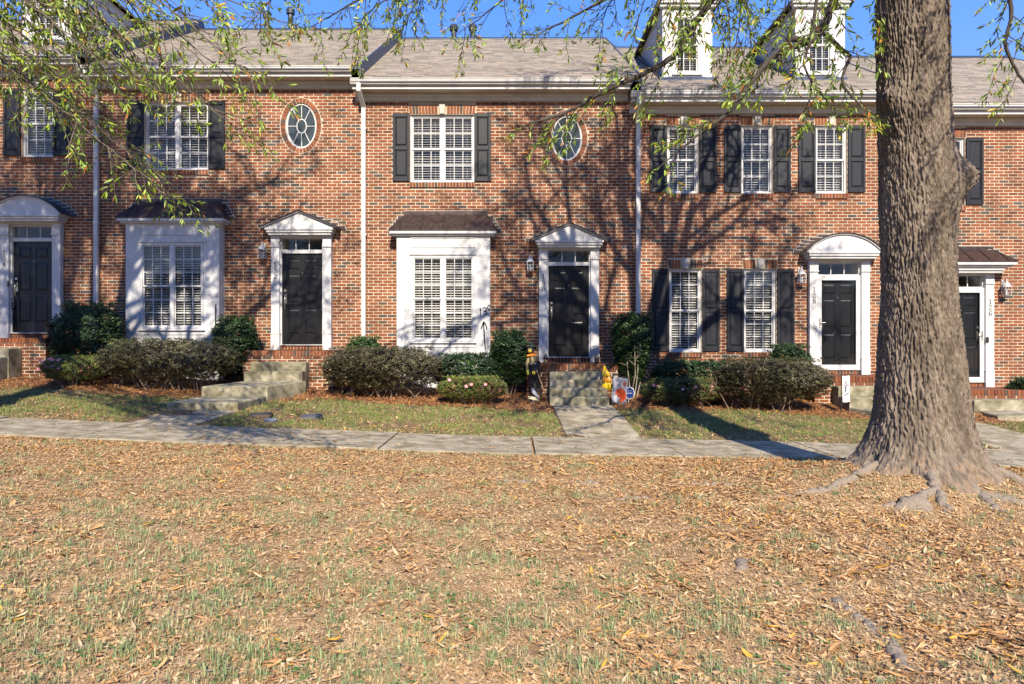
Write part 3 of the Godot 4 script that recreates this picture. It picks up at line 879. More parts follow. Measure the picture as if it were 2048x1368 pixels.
func stoop(h: Node3D, cx: float, yt: float, sd: int, half := 0.97) -> void:
	var r := RandomNumberGenerator.new(); r.seed = sd
	var x0 := cx - half; var x1 := cx + half
	var b := B.new()
	b.bx(x0 + 0.008, x1 - 0.008, 0.0, yt - 0.008, 0.0, 1.012)
	var o := put(b, "stoop", M.mortar, h)
	var k := 0
	var y := yt - 0.118 - CY
	while y > 0.05:
		var x := x0 - (0.5 * CX if k % 2 else 0.0)
		while x < x1:
			var a := maxf(x, x0) + 0.003; var e := minf(x + BL, x1 - 0.002)
			x += CX
			if e - a < 0.03: continue
			var q := B.new(); q.col = brick_tone(r) * 0.9
			brick(q, a, e, y + 0.005, y + 0.005 + BH, 1.0, 1.02 + r.randf_range(-0.002, 0.002))
			put(q, "brick", M.brick, o)
		y -= CY; k += 1
	var sb := B.new()
	for s in [-1.0, 1.0]:
		k = 0; y = yt - 0.118 - CY
		var xx: float = cx + s * half
		while y > 0.05:
			var z := 0.0 - (0.5 * CX if k % 2 else 0.0)
			while z < 1.015:
				var a := maxf(z, 0.0) + 0.003; var e := minf(z + BL, 1.016)
				z += CX
				if e - a < 0.03: continue
				sb.col = brick_tone(r) * 0.9
				sb.bx(minf(xx, xx - s * 0.015), maxf(xx, xx - s * 0.015), y + 0.005, y + 0.005 + BH, a, e)
			y -= CY; k += 1
	put(sb, "side_brickwork", M.brick, o).set_meta("kind", "stuff")
	var nb := int(round(2 * half / 0.0709)); var st := 2 * half / nb
	for i in nb:
		inst(soldier_mesh[r.randi_range(0, 7)], "brick", M.brick, o, Transform3D(Basis().scaled_local(Vector3(st / 0.068, 0.112, 0.40)), Vector3(x0 + st * (i + 0.5), yt - 0.058, 1.032 + r.randf_range(-0.002, 0.002))))
	var nr := int(round(1.03 / 0.0709))
	var tb := B.new()
	for i in nr:
		for s in 9:
			if i > nr - 4: continue
			tb.col = brick_tone(r) * 0.9
			var a := lerpf(x0, x1, s / 9.0) + 0.004; var e := lerpf(x0, x1, (s + 1) / 9.0) - 0.004
			tb.bx(a, e, yt - 0.02, yt - 0.002, 0.004 + i * 0.0709, 0.066 + i * 0.0709)
	put(tb, "paving", M.brick, o).set_meta("kind", "stuff")
	# the row of bricks on edge under the door
	var rr := soldier_row(h, "door_sill", cx - 0.475, cx + 0.475, yt + 0.002, yt + 0.112, 0.055, 0.10, 0.0, 99.0, 0.0, r)
func oval(h: Node3D, cx: float, cy: float, sky_side: Material) -> void:
	var rx := 0.353; var ry := 0.515
	var r := RandomNumberGenerator.new(); r.seed = int(cx * 100) + int(h.position.x * 7)
	var ring := Node3D.new(); ring.name = "brick_ring"; h.add_child(ring, true)
	# walk round at even arc length
	var pts := []; var acc := [0.0]
	for i in 721:
		var w := TAU * i / 720.0
		pts.append(Vector2(cos(w) * (rx + 0.06), sin(w) * (ry + 0.06)))
		if i > 0: acc.append(acc[i - 1] + pts[i].distance_to(pts[i - 1]))
	var nb := 42
	var at := func(s: float) -> float:
		var t: float = s * acc[720]
		var k: int = acc.bsearch(t)
		return TAU * clampi(k, 0, 720) / 720.0
	for i in nb:
		var w0: float = at.call((i + 0.09) / nb); var w1: float = at.call((i + 0.91) / nb)
		var n0 := Vector2(cos(w0) * ry, sin(w0) * rx).normalized(); var n1 := Vector2(cos(w1) * ry, sin(w1) * rx).normalized()
		var a := Vector2(cx + rx * cos(w0), cy + ry * sin(w0)); var c := Vector2(cx + rx * cos(w1), cy + ry * sin(w1))
		var b := B.new(); b.col = brick_tone(r)
		b.prism(PackedVector2Array([a + n0 * 0.006, a + n0 * 0.108, c + n1 * 0.108, c + n1 * 0.006]), -0.03, 0.001 + r.randf_range(0.0, 0.003))
		put(b, "brick", M.brick, ring)
	var jn := B.new()
	for i in 60:
		var w0 := TAU * i / 60; var w1 := TAU * (i + 1) / 60
		var q := []
		for e in [[w0, 0.108], [w1, 0.108], [w1, 0.122], [w0, 0.122]]:
			var n := Vector2(cos(e[0]) * ry, sin(e[0]) * rx).normalized()
			q.append(Vector3(cx + rx * cos(e[0]) + n.x * e[1], cy + ry * sin(e[0]) + n.y * e[1], 0.0005))
		jn.quad(q[3], q[2], q[1], q[0])
	put(jn, "mortar", M.mortar, ring)
	var o := Node3D.new(); o.name = "oval_window"; h.add_child(o, true)
	var f := B.new()
	for i in 60:
		var w0 := TAU * i / 60; var w1 := TAU * (i + 1) / 60
		var pr := [[0.0, -0.10], [0.0, -0.035], [-0.012, -0.028], [-0.034, -0.028], [-0.046, -0.045], [-0.046, -0.10]]
		for k in 5:
			var q := []
			for e in [[w0, pr[k]], [w1, pr[k]], [w1, pr[k + 1]], [w0, pr[k + 1]]]:
				q.append(Vector3(cx + (rx + e[1][0]) * cos(e[0]), cy + (ry + e[1][0]) * sin(e[0]), e[1][1]))
			f.quad(q[0], q[1], q[2], q[3])
	put(f, "frame", M.white, o)
	var mu := B.new()
	var ip := PackedVector3Array(); var ir := PackedFloat32Array()
	for i in 41:
		var w := TAU * i / 40
		ip.append(Vector3(cx + 0.108 * cos(w), cy + 0.155 * sin(w), -0.058)); ir.append(0.014)
	mu.tube(ip, ir, 6, false)
	for i in 8:
		var w: float = [0.0, 0.92, PI / 2, PI - 0.92, PI, PI + 0.92, -PI / 2, -0.92][i]
		mu.tube(PackedVector3Array([Vector3(cx + 0.115 * cos(w), cy + 0.16 * sin(w), -0.058), Vector3(cx + (rx - 0.03) * cos(w), cy + (ry - 0.03) * sin(w), -0.058)]), PackedFloat32Array([0.011, 0.011]), 6)
	put(mu, "muntin_grid", M.white, o)
	var angs := [0.0, 0.92, PI / 2, PI - 0.92, PI, PI + 0.92, PI * 1.5, TAU - 0.92, TAU]
	for i in 8:
		var g_ := B.new()
		for k in 6:
			var w0 := lerpf(angs[i], angs[i + 1], k / 6.0); var w1 := lerpf(angs[i], angs[i + 1], (k + 1) / 6.0)
			g_.quad(Vector3(cx + 0.108 * cos(w0), cy + 0.155 * sin(w0), -0.062), Vector3(cx + (rx - 0.04) * cos(w0), cy + (ry - 0.04) * sin(w0), -0.062), Vector3(cx + (rx - 0.04) * cos(w1), cy + (ry - 0.04) * sin(w1), -0.062), Vector3(cx + 0.108 * cos(w1), cy + 0.155 * sin(w1), -0.062))
		put(g_, "pane", M.frosted, o)
	var c := B.new()
	for i in 24:
		var w0 := TAU * i / 24; var w1 := TAU * (i + 1) / 24
		c.tri(Vector3(cx, cy, -0.062), Vector3(cx + 0.108 * cos(w0), cy + 0.155 * sin(w0), -0.062), Vector3(cx + 0.108 * cos(w1), cy + 0.155 * sin(w1), -0.062))
	put(c, "pane", M.frosted, o)
func bay(h: Node3D) -> void:
	var x0 := 0.787; var x1 := 2.870; var z := 0.29
	var wx0 := 1.128; var wx1 := 2.519; var wy0 := 1.515; var wy1 := 3.415
	var b := B.new()
	b.cb(x0, wx0, 0.30, 3.90, -0.05, z, 0.006); b.cb(wx1, x1, 0.30, 3.90, -0.05, z, 0.006)
	b.bx(wx0, wx1, wy1, 3.90, -0.05, z - 0.001); b.bx(wx0, wx1, 0.30, wy0, -0.05, z - 0.001)
	var o := put(b, "bay", M.white, h)
	for q in [[3.60, 3.83, "panel_trim"], [1.22, 1.40, "panel_trim"]]:
		b = B.new()
		b.cb(wx0 - 0.03, wx1 + 0.03, q[1] - 0.02, q[1], z - 0.01, z + 0.014, 0.004); b.cb(wx0 - 0.03, wx1 + 0.03, q[0], q[0] + 0.02, z - 0.01, z + 0.014, 0.004)
		b.cb(wx0 - 0.03, wx0 - 0.01, q[0] + 0.02, q[1] - 0.02, z - 0.01, z + 0.013, 0.004); b.cb(wx1 + 0.01, wx1 + 0.03, q[0] + 0.02, q[1] - 0.02, z - 0.01, z + 0.013, 0.004)
		put(b, q[2], M.white, o)
	b = B.new(); b.cb(wx0 - 0.05, wx1 + 0.05, wy1 + 0.025, wy1 + 0.05, z - 0.01, z + 0.03, 0.005)
	put(b, "head_trim", M.white, o)
	b = B.new(); b.cb(wx0 - 0.05, wx1 + 0.05, wy0 - 0.045, wy0 - 0.012, z - 0.01, z + 0.045, 0.006)
	put(b, "sill", M.white, o)
	var w := window(h, wx0, wx1, wy0, wy1, z + 0.012, 2, 3, 3)
	hip_hood(h, 0.63, 3.03, 0.95, 2.78, 3.985, 4.40, 0.42, 5)
func dormer(h: Node3D, cx: float) -> void:
	var hw := 0.59; var z := -0.65; var yb := 7.95; var yt := 9.78
	var d := Node3D.new(); d.name = "dormer"; h.add_child(d, true)
	var ry := func(zz: float) -> float: return 7.345 + 0.595 * (0.45 - zz)
	var wx := 0.285; var w0 := 8.14; var w1 := 9.50
	var b := B.new()
	b.cb(cx - hw, cx - wx, yb, yt, z - 0.05, z, 0.005); b.cb(cx + wx, cx + hw, yb, yt, z - 0.05, z, 0.005)
	b.bx(cx - wx, cx + wx, w1, yt, z - 0.05, z - 0.001); b.bx(cx - wx, cx + wx, yb, w0, z - 0.05, z - 0.001)
	b.cb(cx - hw + 0.02, cx - hw + 0.15, yb + 0.05, yt - 0.1, z, z + 0.014, 0.004); b.cb(cx + hw - 0.15, cx + hw - 0.02, yb + 0.05, yt - 0.1, z, z + 0.014, 0.004)
	put(b, "front", M.white, d)
	# cheeks: overlapping boards down to the roof
	for s in [-1.0, 1.0]:
		var bk := B.new()
		var zt: float = 0.45 - (yt - 7.345) / 0.595
		bk.tri(Vector3(cx + s * (hw - 0.02), ry.call(z - 0.05) - 0.05, z - 0.05), Vector3(cx + s * (hw - 0.02), yt, z - 0.05), Vector3(cx + s * (hw - 0.02), yt, zt))
		put(bk, "cheek", M.siding, d)
		var y := yb + 0.01
		while y < yt - 0.02:
			var y2 := minf(y + 0.115, yt)
			var za: float = maxf(0.45 - (y - 7.345) / 0.595, -4.0); var zb: float = 0.45 - (y2 - 7.345) / 0.595
			if za > z - 0.05: za = z - 0.051
			var xo: float = cx + s * (hw + 0.006); var xi: float = cx + s * (hw - 0.012)
			var q := B.new()
			q.hexa([Vector3(minf(xo, xi), y, z - 0.048), Vector3(maxf(xo, xi), y, z - 0.048), Vector3(maxf(xo, xi), y, za), Vector3(minf(xo, xi), y, za), Vector3(xi - 0.001, y2, z - 0.048), Vector3(xi + 0.001, y2, z - 0.048), Vector3(xi + 0.001, y2, zb), Vector3(xi - 0.001, y2, zb)])
			put(q, "siding_board", M.siding, d)
			y += 0.112
	var rf := B.new()
	rf.col = Color(0.27, 0.22, 0.19)
	var zt2 := 0.45 - (10.35 - 7.345) / 0.595
	for s in [-1.0, 1.0]:
		rf.hexa([Vector3(cx, 10.30, z + 0.16), Vector3(cx + s * 0.74, yt - 0.03, z + 0.16), Vector3(cx + s * 0.74, yt - 0.03, -3.75), Vector3(cx, 10.30, zt2), Vector3(cx, 10.35, z + 0.16), Vector3(cx + s * 0.74, yt + 0.03, z + 0.16), Vector3(cx + s * 0.74, yt + 0.03, -3.75), Vector3(cx, 10.35, zt2)])
	put(rf, "dormer_roof", M.shingle, d)
	b = B.new()
	b.cb(cx - 0.66, cx + 0.66, yt - 0.10, yt - 0.03, z - 0.04, z + 0.08, 0.008); b.cb(cx - 0.71, cx + 0.71, yt - 0.03, yt + 0.02, z - 0.04, z + 0.13, 0.008)
	b.prism(PackedVector2Array([Vector2(cx - 0.66, yt + 0.018), Vector2(cx + 0.66, yt + 0.018), Vector2(cx, 10.27)]), z - 0.04, z + 0.03)
	put(b, "dormer_cornice", M.white, d)
	b = B.new(); b.cb(cx - 0.36, cx + 0.36, w0 - 0.05, w0 - 0.01, z, z + 0.04, 0.005)
	put(b, "dormer_sill", M.white, d)
	b = B.new(); b.hexa([Vector3(cx - hw - 0.02, 7.86, z + 0.11), Vector3(cx + hw + 0.02, 7.86, z + 0.11), Vector3(cx + hw + 0.02, 7.98, z), Vector3(cx - hw - 0.02, 7.98, z), Vector3(cx - hw - 0.02, 7.90, z + 0.11), Vector3(cx + hw + 0.02, 7.90, z + 0.11), Vector3(cx + hw + 0.02, 8.06, z + 0.003), Vector3(cx - hw - 0.02, 8.06, z + 0.003)])
	put(b, "apron_flashing", M.flashing, d)
	for s in [-1.0, 1.0]:
		b = B.new()
		var xa: float = cx + s * (hw + 0.008); var xb: float = cx + s * (hw + 0.075)
		b.hexa([Vector3(minf(xa, xb), 7.99, z), Vector3(maxf(xa, xb), 7.99, z), Vector3(maxf(xa, xb), 9.85, -3.75), Vector3(minf(xa, xb), 9.85, -3.75), Vector3(minf(xa, xb), 8.08, z), Vector3(maxf(xa, xb), 8.03, z), Vector3(maxf(xa, xb), 9.89, -3.75), Vector3(minf(xa, xb), 9.94, -3.75)])
		put(b, "side_flashing", M.flashing, d)
	window(h, cx - wx, cx + wx, w0, w1, z - 0.005, 1, 3, 2)

# ---------------------------------------------------------------- leaves, twigs, trees
func leaf_mesh(l: float, w: float, fold: float, curl: float, twist: float, shape := 0) -> ArrayMesh:
	# a lance-shaped leaf along +x, folded along its midrib and curled; 16 triangles
	var b := B.new()
	var st := [0.0, 0.12, 0.35, 0.6, 0.82, 1.0]
	var wd := [0.06, 0.55, 1.0, 0.92, 0.5, 0.02] if shape == 0 else [0.1, 0.8, 1.0, 1.0, 0.8, 0.1]
	var L := []; var C := []; var R := []
	for i in 6:
		var t: float = st[i]
		var a := curl * (t - 0.4)
		var p := Vector3(l * (t - 0.0) * cos(a * 0.6), l * curl * 0.5 * (t - 0.45) * (t - 0.45), 0)
		var ro := Basis(Vector3(1, 0, 0), twist * (t - 0.5))
		var hw: float = w * 0.5 * wd[i]
		C.append(p)
		L.append(p + ro * Vector3(0, fold * hw, hw)); R.append(p + ro * Vector3(0, fold * hw, -hw))
	for i in 5:
		b.quad(C[i], L[i], L[i + 1], C[i + 1])
		b.quad(R[i], C[i], C[i + 1], R[i + 1])
	return b.mesh()
func leaf_at(p: Vector3, d: Vector3, roll: float, s: float) -> Transform3D:
	var x := d.normalized()
	var z := x.cross(Vector3(0.02, 1, 0.03))
	if z.length_squared() < 1e-3: z = Vector3(0, 0, 1)
	z = z.normalized()
	var bs := Basis(x, z.cross(x), z)
	return Transform3D(Basis(x, roll) * bs * s, p)
func leaf_tone(r: RandomNumberGenerator, warm: float, light: float) -> Color:
	var k := r.randf()
	if k < warm * 0.5: return Color(0.42, 0.16, 0.018) * r.randf_range(0.6, 1.1)
	if k < warm: return Color(0.46, 0.34, 0.030) * r.randf_range(0.7, 1.1)
	return Color(0.095, 0.175, 0.018).lerp(Color(0.29, 0.375, 0.036), r.randf() * light) * r.randf_range(0.75, 1.15)
class Foliage:
	var wood := B.new()
	var at := [[], [], []]
	var tint := [PackedColorArray(), PackedColorArray(), PackedColorArray()]
func spray(F: Foliage, p: Vector3, d: Vector3, length: float, rad: float, r: RandomNumberGenerator, droop: float, gap: float, ll: float, sub: int, warm: float, light: float, twig_col: Color) -> void:
	var n := maxi(3, int(length / 0.09))
	var pts := PackedVector3Array([p]); var rr := PackedFloat32Array([rad])
	var q := p; var dir := d.normalized()
	for i in n:
		dir = (dir + Vector3(r.randfn(0, 0.10), r.randfn(0, 0.08) - droop * 0.16, r.randfn(0, 0.10))).normalized()
		q += dir * length / n
		pts.append(q); rr.append(lerpf(rad, 0.0012, float(i + 1) / n))
	F.wood.col = twig_col
	F.wood.tube(pts, rr, 4 if rad < 0.012 else 6, false)
	var s := gap * r.randf() + length * (0.12 if sub == 0 else 0.3)
	while s < length:
		var t := s / length * n
		var i := mini(int(t), n - 1)
		var at: Vector3 = pts[i].lerp(pts[i + 1], t - i)
		var dd := (pts[i + 1] - pts[i]).normalized()
		var side := dd.cross(Vector3(r.randfn(0, 1), r.randfn(0, 1), r.randfn(0, 1))).normalized()
		var ld := (dd * r.randf_range(0.3, 1.1) + side * r.randf_range(0.5, 1.0) + Vector3(0, -0.35 * r.randf(), 0)).normalized()
		var v := r.randi_range(0, 2)
		F.at[v].append(leaf_at(at, ld, r.randfn(0, 0.9), ll * r.randf_range(0.65, 1.25)))
		F.tint[v].append(leaf_tone(r, warm, light))
		s += gap * r.randf_range(0.5, 1.5)
	for k in 3:
		var v := k
		var ld := (dir + Vector3(r.randfn(0, 0.5), r.randfn(0, 0.5) - 0.2, r.randfn(0, 0.5))).normalized()
		F.at[v].append(leaf_at(q, ld, r.randfn(0, 0.9), ll * r.randf_range(0.7, 1.2)))
		F.tint[v].append(leaf_tone(r, warm, light))
	if sub > 0:
		var k := 0
		s = length * 0.12
		while s < length * 0.95:
			var t := s / length * n
			var i := mini(int(t), n - 1)
			var at: Vector3 = pts[i].lerp(pts[i + 1], t - i)
			var dd := (pts[i + 1] - pts[i]).normalized()
			var side := dd.cross(Vector3(r.randfn(0, 1), r.randfn(0, 1), r.randfn(0, 1))).normalized()
			var l2 := length * r.randf_range(0.28, 0.5) * (1.1 - 0.6 * s / length)
			spray(F, at, dd * 0.8 + side * 0.75, l2, rad * 0.5, r, droop, gap, ll, sub - 1, warm, light, twig_col)
			s += r.randf_range(0.10, 0.22) * (1.0 if sub == 1 else 1.6)
			k += 1
func branch(F: Foliage, pts: Array, r0: float, r1: float, r: RandomNumberGenerator, every: float, len_: float, gap: float, ll: float, warm: float, light: float, bias: Vector3, col: Color, from := 0.0) -> void:
	# a limb through the given points, smoothed, with sprays along it
	var cv := Curve3D.new()
	for i in pts.size():
		var a: Vector3 = pts[maxi(i - 1, 0)]; var c: Vector3 = pts[mini(i + 1, pts.size() - 1)]
		var t := (c - a) / 6.0
		cv.add_point(pts[i], -t, t)
	var L := cv.get_baked_length()
	var n := maxi(4, int(L / 0.06))
	var ps := PackedVector3Array(); var rs := PackedFloat32Array()
	for i in n + 1:
		var t := float(i) / n
		ps.append(cv.sample_baked(L * t) + Vector3(nz.get_noise_2d(i * 31.0, r0 * 900), nz.get_noise_2d(i * 29.0, 50 + r0 * 900), 0) * 0.018)
		rs.append(lerpf(r0, r1, t) * (1.0 + 0.12 * nz.get_noise_2d(i * 60.0, 9.0)))
	F.wood.col = col
	F.wood.tube(ps, rs, 10 if r0 > 0.03 else 7, true)
	var s := L * from + every * 0.5
	while s < L:
		var p := cv.sample_baked(s); var d := (cv.sample_baked(minf(s + 0.05, L)) - cv.sample_baked(maxf(s - 0.05, 0))).normalized()
		var side := d.cross(Vector3(r.randfn(0, 1), r.randfn(0, 1), r.randfn(0, 1))).normalized()
		spray(F, p, d * 0.5 + side * 0.8 + bias, len_ * r.randf_range(0.55, 1.25), 0.006, r, 0.7, gap, ll, 1, warm, light, col)
		s += every * r.randf_range(0.5, 1.5)
	spray(F, ps[n], (ps[n] - ps[n - 2]).normalized(), len_ * 0.7, r1, r, 0.6, gap, ll, 1, warm, light, col)
func grow(F: Foliage, S: Array, T: PackedColorArray, p: Vector3, d: Vector3, length: float, rad: float, level: int, r: RandomNumberGenerator, wood_col: Color, warm: float, dens: float) -> void:
	# the crown above: limbs that fork until they carry leafy sprigs; nothing hangs below the lifted crown
	var n := 5
	var pts := PackedVector3Array([p]); var rr := PackedFloat32Array([rad])
	var q := p; var dir := d.normalized()
	for i in n:
		dir = (dir + Vector3(r.randfn(0, 0.13), r.randfn(0, 0.07) + 0.03, r.randfn(0, 0.13))).normalized()
		q += dir * length / n
		pts.append(q); rr.append(lerpf(rad, rad * 0.55, float(i + 1) / n))
	if q.y < lifted(q): return
	F.wood.col = wood_col
	F.wood.tube(pts, rr, 9 if level < 2 else 5, false)
	if level >= 2:
		var m := int(dens * (4 if level == 2 else 7) + r.randf())
		for k in m:
			var t := r.randf_range(0.25, 1.0) * n
			var i := mini(int(t), n - 1)
			var at: Vector3 = pts[i].lerp(pts[i + 1], t - i) + Vector3(r.randfn(0, 0.22), r.randfn(0, 0.18), r.randfn(0, 0.22))
			if at.y < lifted(at) + 0.35: continue
			var ld := (dir + Vector3(r.randfn(0, 0.8), r.randfn(0, 0.6) - 0.3, r.randfn(0, 0.8))).normalized()
			S.append(leaf_at(at, ld, r.randf() * TAU, r.randf_range(0.8, 1.3)))
			T.append(leaf_tone(r, warm, 0.8))
	if level >= 4: return
	var kids: int = [4, 4, 4, 3][level]
	for k in kids:
		var t := lerpf(0.45, 1.0, (k + r.randf() * 0.6) / kids) * n
		var i := mini(int(t), n - 1)
		var at: Vector3 = pts[i].lerp(pts[i + 1], minf(t - i, 1.0))
		var side := dir.cross(Vector3(r.randfn(0, 1), r.randfn(0, 0.5), r.randfn(0, 1))).normalized()
		grow(F, S, T, at, dir * r.randf_range(0.5, 0.9) + side * r.randf_range(0.5, 0.95), length * r.randf_range(0.55, 0.78), rad * r.randf_range(0.42, 0.55), level + 1, r, wood_col, warm, dens)
func lifted(p: Vector3) -> float:
	# height of the underside of the street trees' crowns: higher toward the houses
	return 2.35 + 0.52 * maxf(-p.z, 0.0) if p.z < -0.5 else 5.0
func sprig_mesh(r: RandomNumberGenerator) -> ArrayMesh:
	var b := B.new()
	b.col = Color(0.5, 0.35, 0.3)
	b.tube(PackedVector3Array([Vector3(), Vector3(0.14, 0.01, 0.005), Vector3(0.30, -0.02, 0.0)]), PackedFloat32Array([0.004, 0.003, 0.001]), 3, false)
	for k in 13:
		var t := 0.05 + 0.25 * k / 12.0
		var p := Vector3(t, 0.0, 0.0)
		var w := r.randf() * TAU
		var x := (Vector3(r.randf_range(0.4, 1.0), sin(w), cos(w))).normalized()
		var z := x.cross(Vector3(r.randfn(0, 1), r.randfn(0, 1), r.randfn(0, 1))).normalized()
		var y := z.cross(x)
		var l := r.randf_range(0.075, 0.12); var hw := l * 0.12
		b.col = grey(r.randf_range(0.7, 1.25))
		b.tri(p, p + x * l * 0.5 + z * hw + y * 0.008, p + x * l)
		b.tri(p, p + x * l, p + x * l * 0.5 - z * hw + y * 0.008)
	return b.mesh()
var LEAVES := []
func finish_tree(t: Node3D, F: Foliage, S: Array, T: PackedColorArray, sprig: Mesh) -> void:
	put(F.wood, "branches", M.bark, t)
	for v in 3:
		if F.at[v].size(): many("foliage", LEAVES[v], M.leaf, F.at[v], F.tint[v], t)
	if S.size(): many("crown", sprig, M.leaf, S, T, t)
func trunk(t: Node3D, base: Vector3, prof: Array, centre: Array, bumps: Array, top: float, cells: Vector2, sd: int) -> void:
	# bark in long broken ridges, really displaced; prof: [height, radius], centre: [height, x offset]
	var f := FastNoiseLite.new(); f.seed = sd; f.frequency = 1.0; f.noise_type = FastNoiseLite.TYPE_SIMPLEX_SMOOTH; f.fractal_type = FastNoiseLite.FRACTAL_NONE
	var f2 := FastNoiseLite.new(); f2.seed = sd + 1; f2.frequency = 1.0; f2.fractal_octaves = 3
	var y0: float = prof[0][0]
	var nr := int((top - y0) / cells.y); var ns := int(TAU * 0.42 / cells.x)
	var PX := []; var PY := []
	for q in prof: PX.append(q[0]); PY.append(q[1])
	var CXs := []; var CYs := []
	for q in centre: CXs.append(q[0]); CYs.append(q[1])
	var P := []; var K := []
	for i in nr + 1:
		var y := lerpf(y0, top, float(i) / nr)
		var r0 := (lerps(PX, PY, y - 0.08) + lerps(PX, PY, y) + lerps(PX, PY, y + 0.08)) / 3.0
		var cx := (lerps(CXs, CYs, y - 0.3) + lerps(CXs, CYs, y + 0.3)) / 2.0
		var row := PackedVector3Array(); var cr := PackedColorArray()
		var flare := clampf((0.75 - (y - 0.0)) / 0.75, 0.0, 1.0)
		for s in ns:
			var w := TAU * s / ns
			var u := Vector3(cos(w), 0, sin(w))
			var arc := w * 0.42
			var c1 := u.x * 0.42; var c2 := u.z * 0.42
			# ridge field: stretched along the trunk, warped sideways
			var wob := f2.get_noise_3d(c1 * 3.0, y * 1.1, c2 * 3.0) * 0.9
			var a := f.get_noise_3d(c1 * 30.0 + wob, y * 3.2, c2 * 30.0)
			var b := f.get_noise_3d(c1 * 52.0 + 40.0, y * 8.0 + wob, c2 * 52.0)
			var e := f.get_noise_3d(c1 * 60.0 + 90.0, y * 20.0, c2 * 60.0)
			var ridge := 1.0 - absf(a) * 2.1
			var dsp := 0.017 * ridge + 0.012 * (1.0 - absf(b) * 2.0) + 0.007 * e + 0.014 * f2.get_noise_3d(c1 * 2.0, y * 0.7, c2 * 2.0)
			var lob := 0.0
			if flare > 0.0:
				lob = flare * flare * r0 * (0.07 * cos(3.0 * w + 2.2) + 0.13 * cos(7.0 * w + 1.0) + 0.06 * cos(12.0 * w) + 0.10 * f2.get_noise_2d(w * 1.2 if w < PI else (TAU - w) * 1.2, 3.0))
			var p := Vector3(cx, y, 0) + u * (r0 * 0.955 - 0.028 + dsp + lob)
			for q in bumps:
				# q: height, angle, reach, size
				var da := wrapf(w - q[1], -PI, PI) * r0
				var dd: float = (y - q[0]) * (y - q[0]) + da * da
				if dd < 9.0 * q[3] * q[3]:
					p += u * q[2] * exp(-dd / (q[3] * q[3])) * (1.0 + 0.15 * e)
			row.append(base + p)
			var k := f2.get_noise_3d(c1 * 5.0 + 20.0, y * 1.3, c2 * 5.0)
			var k2 := f.get_noise_3d(c1 * 26.0 + 7.0, y * 9.0, c2 * 26.0)
			var col := Color(0.175, 0.138, 0.10).lerp(Color(0.39, 0.325, 0.252), clampf(0.45 + k * 0.7 + k2 * 0.45, 0, 1))
			# soil thrown up on the lowest bark
			var dirt := f2.get_noise_3d(c1 * 6.0 + 5.0, y * 5.0, c2 * 6.0) * 0.25 + k2 * 0.12
			if y < 0.20 + dirt * 1.6: col = col.lerp(Color(0.42, 0.30, 0.20), 0.6)
			cr.append(col)
		P.append(row); K.append(cr)
	var N := []
	for i in nr + 1:
		var nn := PackedVector3Array()
		var A: PackedVector3Array = P[maxi(i - 1, 0)]; var C: PackedVector3Array = P[mini(i + 1, nr)]; var R: PackedVector3Array = P[i]
		for s in ns:
			nn.append((C[s] - A[s]).cross(R[(s + 1) % ns] - R[(s + ns - 1) % ns]).normalized())
		N.append(nn)
	var V := PackedVector3Array(); var VN := PackedVector3Array(); var VC := PackedColorArray(); var I := PackedInt32Array()
	for i in nr + 1:
		V.append_array(P[i]); VN.append_array(N[i]); VC.append_array(K[i])
	for i in nr:
		for s in ns:
			var t_ := (s + 1) % ns
			var a := i * ns + s; var b := i * ns + t_; var c := (i + 1) * ns + t_; var d := (i + 1) * ns + s
			I.append_array([a, b, c, a, c, d])
	var arr := []
	arr.resize(Mesh.ARRAY_MAX)
	arr[Mesh.ARRAY_VERTEX] = V; arr[Mesh.ARRAY_NORMAL] = VN; arr[Mesh.ARRAY_COLOR] = VC; arr[Mesh.ARRAY_INDEX] = I
	var m := ArrayMesh.new()
	m.add_surface_from_arrays(Mesh.PRIMITIVE_TRIANGLES, arr)
	inst(m, "trunk", M.bark, t)
func root_run(t: Node3D, pts: Array, r0: float, r1: float) -> void:
	var b := B.new()
	var cv := Curve3D.new()
	for p in pts: cv.add_point(Vector3(p[0], gy(p[0], p[1]) + p[2], p[1]) - t.position)
	var L := cv.get_baked_length(); var n := int(L / 0.03) + 2
	var ps := PackedVector3Array(); var rs := PackedFloat32Array()
	for i in n + 1:
		var k := float(i) / n
		ps.append(cv.sample_baked(L * k) + Vector3(nz.get_noise_1d(i * 4.0) * 1.6, nz.get_noise_1d(i * 5.0 + 400), nz.get_noise_1d(i * 4.0 + 90)) * 0.03)
		rs.append(lerpf(r0, r1, k) * (1.0 + 0.3 * nz.get_noise_1d(i * 5.0 + 900 + r0 * 100)) * minf(1.0, 0.35 + minf(i, n - i) * 0.16))
	b.tube(ps, rs, 12)
	put(b, "root", M.root, t)

# ---------------------------------------------------------------- shrubs
func cluster_mesh(r: RandomNumberGenerator, nleaf: int, l: float, wide: float) -> ArrayMesh:
	var b := B.new()
	for k in nleaf:
		var w := r.randf() * TAU
		var x := Vector3(cos(w), r.randf_range(-0.1, 0.9), sin(w)).normalized()
		var z := x.cross(Vector3(r.randfn(0, 0.5), 1, r.randfn(0, 0.5))).normalized()
		var y := z.cross(x)
		var p := Vector3(r.randfn(0, l * 0.5), r.randfn(0, l * 0.35), r.randfn(0, l * 0.5))
		var ll := l * r.randf_range(0.7, 1.2); var hw := ll * wide
		b.col = grey(r.randf_range(0.8, 1.2))
		b.quad(p, p + x * ll * 0.45 - z * hw + y * ll * 0.08, p + x * ll - y * ll * 0.06, p + x * ll * 0.45 + y * ll * -0.02)
		b.quad(p, p + x * ll * 0.45 + y * ll * -0.02, p + x * ll - y * ll * 0.06, p + x * ll * 0.45 + z * hw + y * ll * 0.08)
	return b.mesh()
var CLUSTERS := {}
